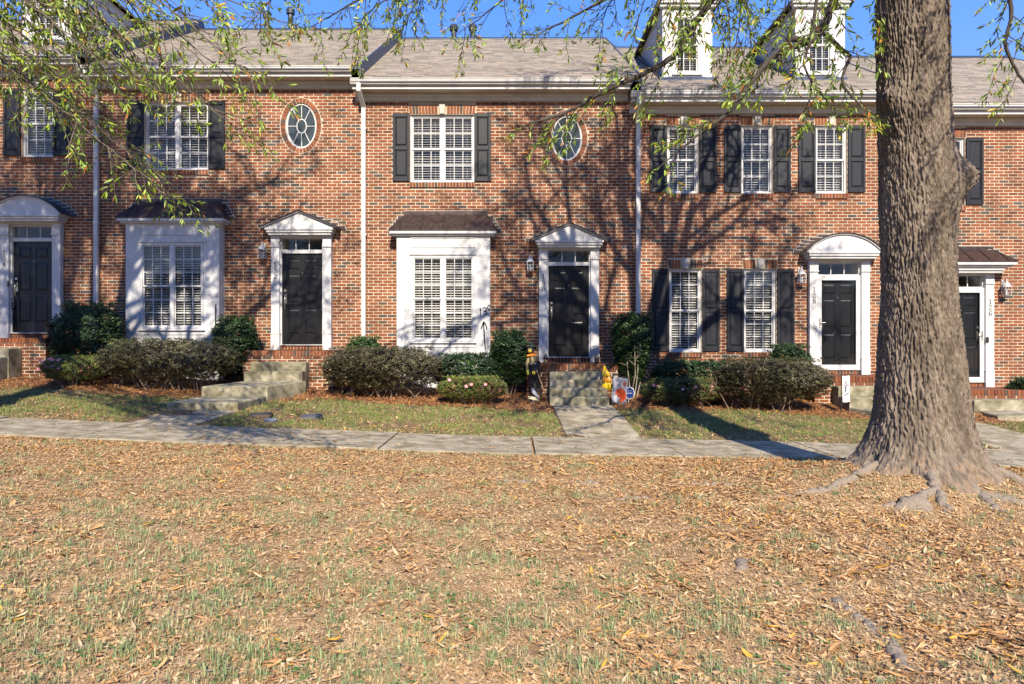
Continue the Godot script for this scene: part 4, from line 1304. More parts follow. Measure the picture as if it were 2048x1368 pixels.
func shrub(called: String, label: String, category: String, c: Vector3, rad: Vector3, boxy: float, tones: Array, count: int, kind: String, sd: int, opt := {}) -> Node3D:
	# c: foot of the shrub on the ground; rad: half width, height, half depth
	var t := thing(called, c, label, category, opt.get("group", "shrubs in the beds along the houses"))
	var r := RandomNumberGenerator.new(); r.seed = sd
	var f := FastNoiseLite.new(); f.seed = sd; f.frequency = 1.0
	var W := []; var C := PackedColorArray()
	var low: float = opt.get("low", 0.18); var flarev: float = opt.get("vee", 0.0)
	var tries := 0
	while W.size() < count and tries < count * 6:
		tries += 1
		var d := Vector3(r.randfn(0, 1), r.randfn(0, 1), r.randfn(0, 1)).normalized()
		# a clipped, rounded box
		var e: float = boxy
		var m := pow(pow(absf(d.x), e) + pow(absf(d.y), e) + pow(absf(d.z), e), -1.0 / e)
		var depth := 1.0 - absf(r.randfn(0, opt.get("core", 0.13)))
		var q := d * m * depth
		var yy := q.y * 0.5 + 0.5
		var lump: float = 1.0 + 0.13 * f.get_noise_3d(d.x * 2.5, d.y * 2.5, d.z * 2.5) + opt.get("rough", 0.07) * f.get_noise_3d(d.x * 7, d.y * 7, d.z * 7)
		var hole := f.get_noise_3d(q.x * 3.4 + 9, q.y * 3.4, q.z * 3.4)
		if hole > opt.get("gaps", 0.34) + 0.4 * (yy - 0.3): continue
		if yy < 0.35 and r.randf() > opt.get("skirt", 0.55) + yy: continue
		var side := lerpf(1.0 - flarev, 1.0, yy)
		var p := Vector3(q.x * rad.x * lump * side, (low + (1.0 - low) * yy) * rad.y * (0.94 + 0.06 * lump), q.z * rad.z * lump * side)
		var bs := Basis(Vector3(d.x, d.y + 0.5, d.z).normalized().cross(Vector3(0.3, 0.2, 0.9)).normalized(), r.randf() * 1.2) * Basis(Vector3.UP, r.randf() * TAU)
		W.append(Transform3D(bs * r.randf_range(0.75, 1.25) * opt.get("size", 1.0), p))
		var k := r.randf()
		var tone: Color = tones[0].lerp(tones[1], r.randf())
		if k < tones[2]: tone = tones[3]
		C.append(tone * r.randf_range(0.75, 1.2))
	# an upright shoot here and there breaks the clipped outline
	for i in int(count * 0.05):
		var a := r.randf() * TAU
		var p := Vector3(cos(a) * rad.x * sqrt(r.randf()) * 0.9, rad.y * r.randf_range(0.97, 1.06), sin(a) * rad.z * sqrt(r.randf()) * 0.9)
		W.append(Transform3D(Basis(Vector3.UP, r.randf() * TAU), p)); C.append(tones[1] * r.randf_range(0.9, 1.3))
	many("foliage", CLUSTERS[kind], M.shrub, W, C, t)
	var ns: int = opt.get("stems", 9)
	var b := B.new()
	b.col = opt.get("bark", Color(0.20, 0.14, 0.10))
	for i in ns:
		var a := r.randf() * TAU
		var foot := Vector3(cos(a) * rad.x * 0.22, -0.03, sin(a) * rad.z * 0.22)
		if rad.x > 0.8: foot.x = r.randf_range(-0.75, 0.75) * rad.x
		var tip := Vector3(foot.x + cos(a) * rad.x * r.randf_range(0.2, 0.6), rad.y * r.randf_range(0.6, 0.9), sin(a) * rad.z * r.randf_range(0.4, 0.9))
		var mid := foot.lerp(tip, 0.45) + Vector3(r.randfn(0, 0.05), -0.02, r.randfn(0, 0.05))
		b.tube(PackedVector3Array([foot, foot.lerp(mid, 0.5) + Vector3(r.randfn(0, 0.02), 0, r.randfn(0, 0.02)), mid, tip]), PackedFloat32Array([0.017, 0.014, 0.011, 0.004]), 6)
		for k in 3:
			var s := mid.lerp(tip, r.randf() * 0.7)
			b.tube(PackedVector3Array([s, s + Vector3(r.randfn(0, 0.12), r.randf_range(0.05, 0.2), r.randfn(0, 0.12))]), PackedFloat32Array([0.007, 0.003]), 5)
	put(b, "stems", M.plain, t)
	if opt.has("flowers"):
		var nf: int = opt.flowers
		for i in nf:
			var a := r.randf_range(-0.15, PI + 0.15)
			var yy := r.randf_range(0.55, 0.98)
			var p := Vector3(cos(a) * rad.x * r.randf_range(0.4, 0.95), yy * rad.y, maxf(sin(a), 0.55) * rad.z * 1.06)
			var fb := B.new()
			var ax := Basis(Vector3(1, 0, 0), r.randf_range(0.5, 1.4)) * Basis(Vector3.UP, r.randf() * TAU)
			for k in 5:
				var w := TAU * k / 5
				var o := Vector3(cos(w), 0.35, sin(w)); var s := Vector3(-sin(w), 0, cos(w))
				fb.col = Color(0.78, 0.27, 0.30) * r.randf_range(0.85, 1.15)
				fb.quad(p, p + ax * (o * 0.019 - s * 0.016), p + ax * (o * 0.038), p + ax * (o * 0.019 + s * 0.016))
			fb.col = Color(0.7, 0.12, 0.16)
			fb.tri(p + ax * Vector3(0.003, 0.004, 0), p + ax * Vector3(0, 0.02, 0.004), p + ax * Vector3(-0.003, 0.004, 0))
			put(fb, "flower", M.petal, t)
	return t

# ---------------------------------------------------------------- paths and steps
func slab(b: B, top: Array, thick: float, h := 0.012) -> void:
	# top: four corners counter-clockwise seen from above; edges slightly rounded
	var m := Vector3()
	for p in top: m += p / 4.0
	var up := []; var rim := []; var low := []
	for p in top:
		var d: Vector3 = (m - p); d.y = 0; d = d.normalized() * h * 1.4
		up.append(p + d); rim.append(p - Vector3(0, h, 0)); low.append(p - Vector3(0, thick, 0))
	b.quad(up[0], up[1], up[2], up[3])
	for i in 4:
		var j := (i + 1) % 4
		b.quad(rim[i], rim[j], up[j], up[i]); b.quad(low[i], low[j], rim[j], rim[i])
func steps_part(t: Node3D, called: String, top: Array, thick: float) -> void:
	var b := B.new()
	var q := []
	for p in top: q.append(p - t.position)
	slab(b, q, thick, 0.014)
	put(b, called, M.concrete, t)
func ordinary_step(t: Node3D, x0: float, x1: float, y: float, zb: float, zf: float, low: float) -> void:
	steps_part(t, "step", [Vector3(x0, y, zf), Vector3(x1, y, zf), Vector3(x1, y, zb), Vector3(x0, y, zb)], y - low)
func path_piece(b: B, c0: float, c1: float, w: float, z0: float, z1: float, y0: float, y1: float, th := 0.14) -> void:
	# from z0 (near the house) to z1 (near the sidewalk)
	slab(b, [Vector3(c1 - w / 2, y1, z1), Vector3(c1 + w / 2, y1, z1), Vector3(c0 + w / 2, y0, z0), Vector3(c0 - w / 2, y0, z0)], th, 0.010)

func build_ground() -> void:
	var xs := []; var zs := []
	var x := -15.0
	while x <= 15.0: xs.append(x); x += 0.11
	for e in [18.0, 23.0, 30.0, 45.0, 80.0, 150.0, 300.0]:
		xs.append(e); xs.push_front(-e)
	var z := -15.7
	while z <= -1.6: zs.append(z); z += 0.10
	for e in [-1.0, 0.0, 2.0, 5.0, 10.0, 20.0, 40.0, 80.0, 160.0, 300.0]: zs.append(e)
	for e in [-17.0, -22.0, -30.0, -60.0, -150.0, -300.0]: zs.push_front(e)
	var V := PackedVector3Array(); var N := PackedVector3Array(); var C := PackedColorArray(); var I := PackedInt32Array()
	for zz in zs:
		for xx in xs:
			var y := gy(xx, zz)
			V.append(Vector3(xx, y, zz))
			N.append(Vector3(gy(xx - 0.05, zz) - gy(xx + 0.05, zz), 0.1, gy(xx, zz - 0.05) - gy(xx, zz + 0.05)).normalized())
			var k := nz.get_noise_2d(xx * 9.0, zz * 9.0) * 0.5 + 0.5
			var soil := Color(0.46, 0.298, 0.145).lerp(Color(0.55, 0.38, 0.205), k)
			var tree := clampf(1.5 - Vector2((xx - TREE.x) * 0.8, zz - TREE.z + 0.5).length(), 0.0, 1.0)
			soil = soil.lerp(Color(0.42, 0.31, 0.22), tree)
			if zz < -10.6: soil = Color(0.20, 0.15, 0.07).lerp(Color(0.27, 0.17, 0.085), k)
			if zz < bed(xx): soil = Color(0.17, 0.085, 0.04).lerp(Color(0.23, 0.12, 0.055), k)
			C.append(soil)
	var nx := xs.size()
	for j in zs.size() - 1:
		for i in nx - 1:
			var a := j * nx + i
			I.append_array([a, a + 1, a + nx + 1, a, a + nx + 1, a + nx])
	var arr := []
	arr.resize(Mesh.ARRAY_MAX)
	arr[Mesh.ARRAY_VERTEX] = V; arr[Mesh.ARRAY_NORMAL] = N; arr[Mesh.ARRAY_COLOR] = C; arr[Mesh.ARRAY_INDEX] = I
	var m := ArrayMesh.new()
	m.add_surface_from_arrays(Mesh.PRIMITIVE_TRIANGLES, arr)
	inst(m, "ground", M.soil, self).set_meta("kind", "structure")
func bed(x: float) -> float:
	# front edge of the planting beds
	return -13.15 + 0.22 * sin(x * 0.9 + 1.0) + 0.12 * sin(x * 2.3)
func on_paving(x: float, z: float, margin := 0.0) -> bool:
	if z < -9.0 + margin and z > -10.6 - margin: return true
	if absf(x - 1.40) < 0.60 + margin and z < -10.5 and z > -14.5: return true
	if z < -10.5 and z > -14.2 and absf(x - lerps([-14.0, -13.0, -11.9, -10.6], [-4.87, -5.28, -5.4, -5.5], z)) < 0.64 + margin: return true
	if z < -10.5 and z > -14.2 and absf(x - lerps([-14.0, -12.6, -10.6], [7.5, 8.2, 8.33], z)) < 0.66 + margin: return true
	return false
func in_landing(x: float, z: float) -> bool:
	if z > -14.46: return false
	for c in [-10.86, -4.757, 1.283, 7.39, 10.19]:
		if absf(x - c) < 1.0: return true
	return false
func build_paving() -> void:
	var walk := Node3D.new(); walk.name = "sidewalk"; add_child(walk); walk.set_meta("kind", "structure")
	var r := RandomNumberGenerator.new(); r.seed = 8
	var edges := []
	var x := 0.28 - 2.03 * 10
	while x < 20.0: edges.append(x + r.randf_range(-0.05, 0.05)); x += 2.03
	for i in edges.size() - 1:
		var a: float = edges[i] + 0.008; var c: float = edges[i + 1] - 0.008
		if absf(edges[i] - 0.28) < 0.2: a += 0.022
		var b := B.new()
		var parts := 6
		var t := r.randf_range(-0.008, 0.008)
		for k in parts:
			var xa := lerpf(a, c, float(k) / parts); var xb := lerpf(a, c, float(k + 1) / parts)
			var ya := g(xa) + 0.03 + t; var yb := g(xb) + 0.03 + t
			b.quad(Vector3(xa, ya, -9.012), Vector3(xb, yb, -9.012), Vector3(xb, yb, -10.588), Vector3(xa, ya, -10.588))
			for e in [[-9.012, -9.0], [-10.588, -10.6]]:
				b.quad(Vector3(xa, ya - 0.012, e[1]), Vector3(xb, yb - 0.012, e[1]), Vector3(xb, yb, e[0]), Vector3(xa, ya, e[0]))
				b.quad(Vector3(xa, ya - 0.14, e[1]), Vector3(xb, yb - 0.14, e[1]), Vector3(xb, yb - 0.012, e[1]), Vector3(xa, ya - 0.012, e[1]))
		for e in [a, c]:
			var y := g(e) + 0.03 + t
			b.quad(Vector3(e, y - 0.14, -9.0), Vector3(e, y - 0.14, -10.6), Vector3(e, y - 0.002, -10.59), Vector3(e, y - 0.002, -9.01))
		put(b, "slab", M.walk, walk)
	# the path to number 130
	var p := Node3D.new(); p.name = "path"; add_child(p); p.set_meta("kind", "structure")
	var cuts := [-13.47, -12.05, -10.61]
	for i in 2:
		var b := B.new()
		var z0: float = cuts[i] - (0.0 if i == 0 else 0.006); var z1: float = cuts[i + 1] + 0.006
		path_piece(b, lerpf(1.39, 1.456, i / 2.0), lerpf(1.39, 1.456, (i + 1) / 2.0), 1.17, z0, z1, gy(1.4, z0) + 0.025, gy(1.4, z1) + (0.025 if i == 0 else 0.032))
		put(b, "slab", M.walk, p)
	# the paths of 132 and 128 end in low broad slabs
	p = Node3D.new(); p.name = "path_001"; add_child(p); p.set_meta("kind", "structure")
	var b := B.new()
	path_piece(b, -5.40, -5.52, 1.24, -12.0, -10.61, 0.310, 0.235)
	put(b, "slab", M.walk, p)
	p = Node3D.new(); p.name = "path_002"; add_child(p); p.set_meta("kind", "structure")
	b = B.new()
	path_piece(b, 8.22, 8.33, 1.30, -13.0, -10.61, -0.02, -0.185)
	put(b, "slab", M.walk, p)
	used["path"] = 2
func build_steps() -> void:
	var s := thing("concrete_steps", Vector3(1.335, 0.24, -13.6), "four straight grey concrete steps up to the door numbered 130", "steps")
	for i in 4:
		ordinary_step(s, 0.75 + 0.012 * i, 1.915, 0.411 + 0.156 * i, -14.47, -13.45 - 0.26 * i, 0.10)
	s = thing("concrete_steps", Vector3(-4.87, 0.3, -13.2), "angled grey concrete steps and slabs zigzagging up to the door numbered 132", "steps")
	ordinary_step(s, -5.47, -4.30, 1.085, -14.47, -14.25, 0.30)
	ordinary_step(s, -5.48, -4.29, 0.90, -14.26, -13.95, 0.30)
	steps_part(s, "slab", [Vector3(-5.91, 0.655, -13.0), Vector3(-4.66, 0.655, -13.0), Vector3(-4.22, 0.70, -13.97), Vector3(-5.50, 0.70, -13.97)], 0.40)
	steps_part(s, "slab", [Vector3(-6.02, 0.44, -11.9), Vector3(-4.78, 0.44, -11.9), Vector3(-4.68, 0.46, -13.01), Vector3(-5.92, 0.46, -13.01)], 0.30)
	s = thing("concrete_steps", Vector3(7.4, -0.1, -13.6), "grey concrete steps beside the tree trunk below the arched door 128", "steps")
	ordinary_step(s, 6.79, 8.0, 0.575, -14.47, -14.2, -0.2)
	ordinary_step(s, 6.80, 8.0, 0.375, -14.21, -13.75, -0.2)
	steps_part(s, "slab", [Vector3(7.10, 0.16, -12.9), Vector3(8.75, 0.16, -12.9), Vector3(8.05, 0.18, -13.76), Vector3(6.80, 0.18, -13.76)], 0.4)
	s = thing("concrete_steps", Vector3(10.2, -0.2, -13.9), "grey concrete steps and slab below the glass door numbered 126", "steps")
	ordinary_step(s, 9.55, 10.9, 0.30, -14.47, -14.1, -0.4)
	steps_part(s, "slab", [Vector3(9.50, 0.06, -13.35), Vector3(11.2, 0.06, -13.15), Vector3(11.0, 0.08, -14.11), Vector3(9.65, 0.08, -14.11)], 0.4)
	s = thing("concrete_steps", Vector3(-10.9, 0.7, -14.0), "shaded grey concrete steps below the dark door numbered 134", "steps")
	ordinary_step(s, -11.7, -10.4, 1.37, -14.47, -14.1, 0.5)
	ordinary_step(s, -11.75, -10.42, 1.19, -14.11, -13.75, 0.5)
	steps_part(s, "slab", [Vector3(-12.0, 0.98, -12.9), Vector3(-10.95, 0.98, -12.9), Vector3(-10.45, 1.0, -13.76), Vector3(-11.7, 1.0, -13.76)], 0.5)

# ---------------------------------------------------------------- the five houses
func oval_hole(cx, cy) -> Array:
	return [cx, cy, 0.353, 0.515, "oval"]
func house_bay(label: String, xl: float, W: float, dy: float, number: String, sd: int) -> Node3D:
	var dc := 4.645
	var win := [1.048, 2.501, 5.128, 6.67]
	var holes := [win, [0.80, 2.86, 0.25, 3.96], [dc - 0.50, dc + 0.50, 1.04, 3.62], oval_hole(4.605, 6.135)]
	var no := [[win[0] - 0.035, win[1] + 0.035, win[3], win[3] + 0.225], [win[0], win[1], win[2] - 0.122, win[3]], [0.79, 2.865, 0.0, 3.97], [dc - 0.66, dc + 0.66, 1.0, 3.66], [4.605, 6.135, 0.353 + 0.125, 0.515 + 0.125, "oval"]]
	var h := house(label, xl, W, dy, holes, no, Vector2(3.4, 4.9), sd)
	var r := RandomNumberGenerator.new(); r.seed = sd + 50
	window(h, win[0], win[1], win[2], win[3], -0.055, 2, 3, 2)
	arch_and_sill(h, win[0], win[1], win[2], win[3], r)
	shutter(h, 0.652, 1.04, 5.145, 6.69); shutter(h, 2.509, 2.885, 5.145, 6.69)
	oval(h, 4.605, 6.135, M.frosted)
	bay(h)
	door(h, dc, 1.165, 0.0, false, -1.0)
	pilasters(h, dc, 1.04, 3.62, number, -1.0)
	pediment(h, dc, 3.616, 0.30)
	wall_lantern(h, 3.77, 3.30)
	stoop(h, dc, 1.04, sd + 9)
	return h
func house_flat(label: String, xl: float, W: float, dy: float, number: String, sd: int, dc: float, up: Array, low: Array, dormers: Array, arch: bool, metal: Material, storm: bool, num_side: float, lantern: float) -> Node3D:
	var holes := [[dc - 0.50, dc + 0.50, 1.04, 3.62]]
	var no := [[dc - 0.66, dc + 0.66, 1.0, 3.66]]
	var wins := []
	for c in up: wins.append([c - 0.352, c + 0.352, 5.155, 6.70, 2, true])
	for c in low: wins.append([c - 0.361, c + 0.361, 1.55, 3.44, 3, true])
	for w in wins:
		holes.append([w[0], w[1], w[2], w[3]])
		no.append([w[0] - 0.035, w[1] + 0.035, w[3], w[3] + 0.225]); no.append([w[0], w[1], w[2] - 0.122, w[3]])
	var h := house(label, xl, W, dy, holes, no, Vector2(3.2, 4.6), sd)
	var r := RandomNumberGenerator.new(); r.seed = sd + 50
	for w in wins:
		window(h, w[0], w[1], w[2], w[3], -0.055, 1, 3, w[4])
		arch_and_sill(h, w[0], w[1], w[2], w[3], r)
		shutter(h, w[0] - 0.405, w[0] - 0.016, w[2] + 0.02, w[3] - 0.005); shutter(h, w[1] + 0.016, w[1] + 0.405, w[2] + 0.02, w[3] - 0.005)
	door(h, dc, 1.165, 0.0, storm, num_side)
	pilasters(h, dc, 1.04, 3.62, number, num_side)
	if arch: arch_hood(h, dc, 3.64, 0.36, metal)
	else:
		entablature(h, dc, 0.80, 3.60, 3.755, 0.36)
		hip_hood(h, dc - 0.98, dc + 0.98, dc - 0.70, dc + 0.70, 3.85, 4.16, 0.45, 5)
	wall_lantern(h, dc + lantern, 3.30)
	stoop(h, dc, 1.04, sd + 9)
	for c in dormers: dormer(h, c)
	return h
func mark(h: Node3D, called: String, strokes: Array, z: float, thick: float) -> void:
	# strokes of black marker, a thin film on the paint
	var b := B.new()
	for s in strokes:
		for i in s.size() - 1:
			var a: Vector2 = s[i]; var c: Vector2 = s[i + 1]
			var n := (c - a).normalized().orthogonal() * thick * 0.5
			var d := (c - a).normalized() * thick * 0.25
			a -= d; c += d
			b.quad(Vector3(a.x - n.x, a.y - n.y, z), Vector3(c.x - n.x, c.y - n.y, z), Vector3(c.x + n.x, c.y + n.y, z), Vector3(a.x + n.x, a.y + n.y, z))
			b.quad(Vector3(a.x + n.x, a.y + n.y, z), Vector3(c.x + n.x, c.y + n.y, z), Vector3(c.x - n.x, c.y - n.y, z), Vector3(a.x - n.x, a.y - n.y, z))
	put(b, called, M.paint_mark, h)
func build_houses() -> void:
	brick_variants()
	var h := house_flat("shaded brick townhouse numbered 134 with arched door hood and grey dormer", -15.44, 6.04, 0.55, "134", 134, 4.58, [4.66], [], [4.45], true, M.slate_metal, false, -1.0, -0.88)
	vent(h, 3.2, 11.0)
	# scribbled number and line on the door frame of 134
	mark(h, "scribbled_number", [[Vector2(4.095, 1.89), Vector2(4.12, 1.93)], [Vector2(4.10, 1.83), Vector2(4.135, 1.84), Vector2(4.12, 1.80), Vector2(4.145, 1.77), Vector2(4.11, 1.755)], [Vector2(4.115, 1.72), Vector2(4.15, 1.69), Vector2(4.17, 1.74), Vector2(4.125, 1.64)], [Vector2(4.15, 1.62), Vector2(4.155, 1.18)]], 0.0475, 0.022)
	var kp := B.new(); kp.cb(4.075, 4.12, 2.20, 2.33, 0.120, 0.138, 0.004); put(kp, "doorbell", M.black, h)
	h = house_bay("brick townhouse numbered 132 with gabled hood and unmarked white bay window", -9.40, 6.04, 0.28, "132", 132)
	vent(h, 1.61, 11.72); vent(h, 2.36, 11.83)
	mark(h, "marker_line", [[Vector2(2.80, 2.05), Vector2(2.795, 1.60)]], 0.2915, 0.03)
	h = house_bay("brick townhouse numbered 130 with gabled hood and bay marked 130", -3.36, 6.20, 0.0, "130", 130)
	vent(h, 1.51, 11.58); vent(h, 2.11, 11.60)
	var bay_ := h.get_node("bay")
	mark(bay_, "handwritten_number", [[Vector2(2.652, 2.250), Vector2(2.656, 2.175), Vector2(2.648, 2.075)], [Vector2(2.722, 2.258), Vector2(2.765, 2.268), Vector2(2.795, 2.245), Vector2(2.785, 2.205), Vector2(2.735, 2.180), Vector2(2.785, 2.170), Vector2(2.806, 2.140), Vector2(2.790, 2.110), Vector2(2.745, 2.100)], [Vector2(2.868, 2.315), Vector2(2.835, 2.310), Vector2(2.815, 2.275), Vector2(2.820, 2.250), Vector2(2.852, 2.205), Vector2(2.868, 2.230)]], 0.2915, 0.022)
	mark(bay_, "drawn_arrow", [[Vector2(2.765, 1.33), Vector2(2.745, 1.60), Vector2(2.733, 1.80), Vector2(2.728, 1.945)], [Vector2(2.676, 1.80), Vector2(2.700, 1.87), Vector2(2.730, 1.950), Vector2(2.765, 1.90), Vector2(2.792, 1.84), Vector2(2.795, 1.78)]], 0.2915, 0.026)
	h = house_flat("brick townhouse numbered 128 with two roof dormers and arched door hood", 2.84, 6.10, -0.28, "128", 128, 4.55, [1.045, 2.73, 4.417], [1.103, 2.798], [1.31, 4.45], true, M.copper, true, -1.0, -0.86)
	kp = B.new(); kp.cb(3.955, 4.02, 2.09, 2.25, 0.124, 0.145, 0.004); put(kp, "doorbell", M.lantern, h)
	h = house_flat("brick townhouse numbered 126 with hipped metal door hood behind the trunk", 8.94, 6.1, -0.56, "126", 126, 1.25, [0.996], [], [], false, M.copper, true, 1.0, 0.95)
	kp = B.new(); kp.cb(1.735, 1.79, 2.05, 2.17, 0.124, 0.15, 0.004); put(kp, "lockbox", M.black, h)

# ---------------------------------------------------------------- plants in the beds
const DARK := [Color(0.010, 0.026, 0.008), Color(0.032, 0.070, 0.018), 0.06, Color(0.08, 0.14, 0.04)]
const DUSK := [Color(0.052, 0.036, 0.020), Color(0.080, 0.082, 0.032), 0.10, Color(0.13, 0.125, 0.055)]
const AZAL := [Color(0.060, 0.090, 0.016), Color(0.17, 0.20, 0.035), 0.16, Color(0.16, 0.075, 0.03)]
func foot(x: float, z: float) -> Vector3:
	return Vector3(x, gy(x, z), z)
func build_shrubs() -> void:
	var r := RandomNumberGenerator.new(); r.seed = 77
	CLUSTERS.holly = cluster_mesh(r, 11, 0.042, 0.30)
	CLUSTERS.dusk = cluster_mesh(r, 10, 0.034, 0.32)
	CLUSTERS.azalea = cluster_mesh(r, 10, 0.032, 0.26)
	var hh := "clipped dark green holly "
	shrub("holly_shrub", "large dark holly at the corner of the 134 stoop", "shrub", foot(-9.02, -14.55), Vector3(0.64, 1.52, 0.50), 3.4, DARK, 2100, "holly", 1, {"low": 0.10})
	shrub("azalea", "pink flowering azalea in front of the dark holly by 134", "shrub", foot(-8.80, -13.75), Vector3(0.62, 0.58, 0.42), 2.6, AZAL, 1100, "azalea", 2, {"flowers": 17, "skirt": 0.8})
	shrub("clipped_hedge", "long domed brown-green hedge below the bay window of 132", "hedge", foot(-6.90, -13.75), Vector3(1.36, 0.98, 0.58), 2.7, DUSK, 4800, "dusk", 3, {"core": 0.26, "stems": 16, "gaps": 0.33, "skirt": 0.6})
	shrub("loose_shrub", "loose light green shrub between azalea and domed hedge", "shrub", foot(-8.02, -13.95), Vector3(0.34, 0.92, 0.34), 2.2, [Color(0.04, 0.07, 0.02), Color(0.11, 0.14, 0.045), 0.1, Color(0.2, 0.16, 0.06)], 750, "azalea", 4, {"gaps": 0.1, "rough": 0.25})
	shrub("holly_shrub", hh + "right beside the bay window of 132", "shrub", foot(-5.98, -14.75), Vector3(0.45, 1.40, 0.40), 3.2, DARK, 1500, "holly", 5, {"low": 0.12})
	shrub("holly_shrub", "small green holly at the foot of the downspout", "shrub", foot(-3.20, -14.75), Vector3(0.40, 1.05, 0.36), 2.6, [Color(0.02, 0.05, 0.012), Color(0.055, 0.115, 0.025), 0.12, Color(0.12, 0.2, 0.05)], 1100, "holly", 6)
	shrub("clipped_hedge", "long brown-leaved hedge between the 132 stoop and the 130 bay", "hedge", foot(-2.62, -13.85), Vector3(1.22, 0.98, 0.55), 3.4, DUSK, 4600, "dusk", 7, {"core": 0.26, "stems": 15, "gaps": 0.33, "skirt": 0.6})
	shrub("holly_shrub", "low spreading green holly under the arrow-marked bay of 130", "shrub", foot(-0.98, -14.2), Vector3(0.64, 0.85, 0.42), 2.8, DARK, 1500, "holly", 8)
	shrub("azalea", "yellow-green azalea with few pink flowers before the 130 hedge", "shrub", foot(-0.78, -13.45), Vector3(0.68, 0.53, 0.38), 2.6, AZAL, 1250, "azalea", 9, {"flowers": 6, "skirt": 0.8})
	shrub("holly_shrub", hh + "behind the scarecrow decoration", "shrub", foot(-0.05, -14.45), Vector3(0.40, 1.30, 0.40), 3.0, DARK, 1700, "holly", 10)
	shrub("holly_shrub", "tall vase-shaped dark holly right of the 130 steps", "shrub", foot(2.55, -14.55), Vector3(0.50, 1.66, 0.44), 3.2, DARK, 2300, "holly", 11, {"vee": 0.55, "low": 0.12, "bark": Color(0.30, 0.25, 0.18)})
	shrub("holly_shrub", "low dark green hedge plant under the first window of 128", "shrub", foot(3.86, -14.3), Vector3(0.90, 0.80, 0.40), 3.6, DARK, 2000, "holly", 12, {"stems": 10})
	shrub("azalea", "wide low azalea with pink flowers left of the 128 hedge", "shrub", foot(3.42, -13.7), Vector3(0.82, 0.56, 0.42), 2.8, [Color(0.035, 0.06, 0.012), Color(0.12, 0.14, 0.03), 0.2, Color(0.13, 0.06, 0.025)], 1500, "azalea", 13, {"flowers": 12, "skirt": 0.8})
	shrub("clipped_hedge", "broad domed hedge with bare stems beside the white banner", "hedge", foot(5.16, -13.55), Vector3(1.14, 1.02, 0.62), 2.6, DUSK, 4200, "dusk", 14, {"core": 0.2, "stems": 16, "gaps": 0.25, "skirt": 0.45})
	shrub("holly_shrub", "dark holly between the second window and door of 128", "shrub", foot(5.98, -14.75), Vector3(0.46, 1.15, 0.40), 2.5, DARK, 1300, "holly", 15, {"rough": 0.15})
	shrub("holly_shrub", "little dark shrub beside the lantern wall of 126", "shrub", foot(11.15, -14.8), Vector3(0.34, 0.62, 0.32), 2.4, DARK, 700, "holly", 16)
	shrub("holly_shrub", "little dark shrub farthest along the wall of 126", "shrub", foot(11.8, -14.8), Vector3(0.36, 0.60, 0.32), 2.4, DARK, 700, "holly", 17)
	for i in 9:
		# evergreens over the road: the ground-floor windows and glass doors mirror them
		var ex := -36.0 + 10.0 * i
		shrub("evergreen_tree", "dark evergreen tree across the road, mirrored in the glass doors", "tree", Vector3(ex, -0.3, 24.0 + 2.0 * (i % 2)), Vector3(5.2, 6.5 + (i % 3), 3.0), 2.4, [Color(0.02, 0.035, 0.012), Color(0.06, 0.085, 0.025), 0.12, Color(0.2, 0.19, 0.04)], 1500, "holly", 200 + i, {"size": 9.0, "low": 0.02, "skirt": 0.9, "group": "evergreens across the road"})
	shrub("loose_shrub", "small light green shrub between the 128 door and the trunk", "shrub", foot(8.62, -14.8), Vector3(0.30, 1.05, 0.28), 2.2, [Color(0.03, 0.08, 0.015), Color(0.08, 0.15, 0.03), 0.1, Color(0.16, 0.2, 0.05)], 600, "holly", 18)

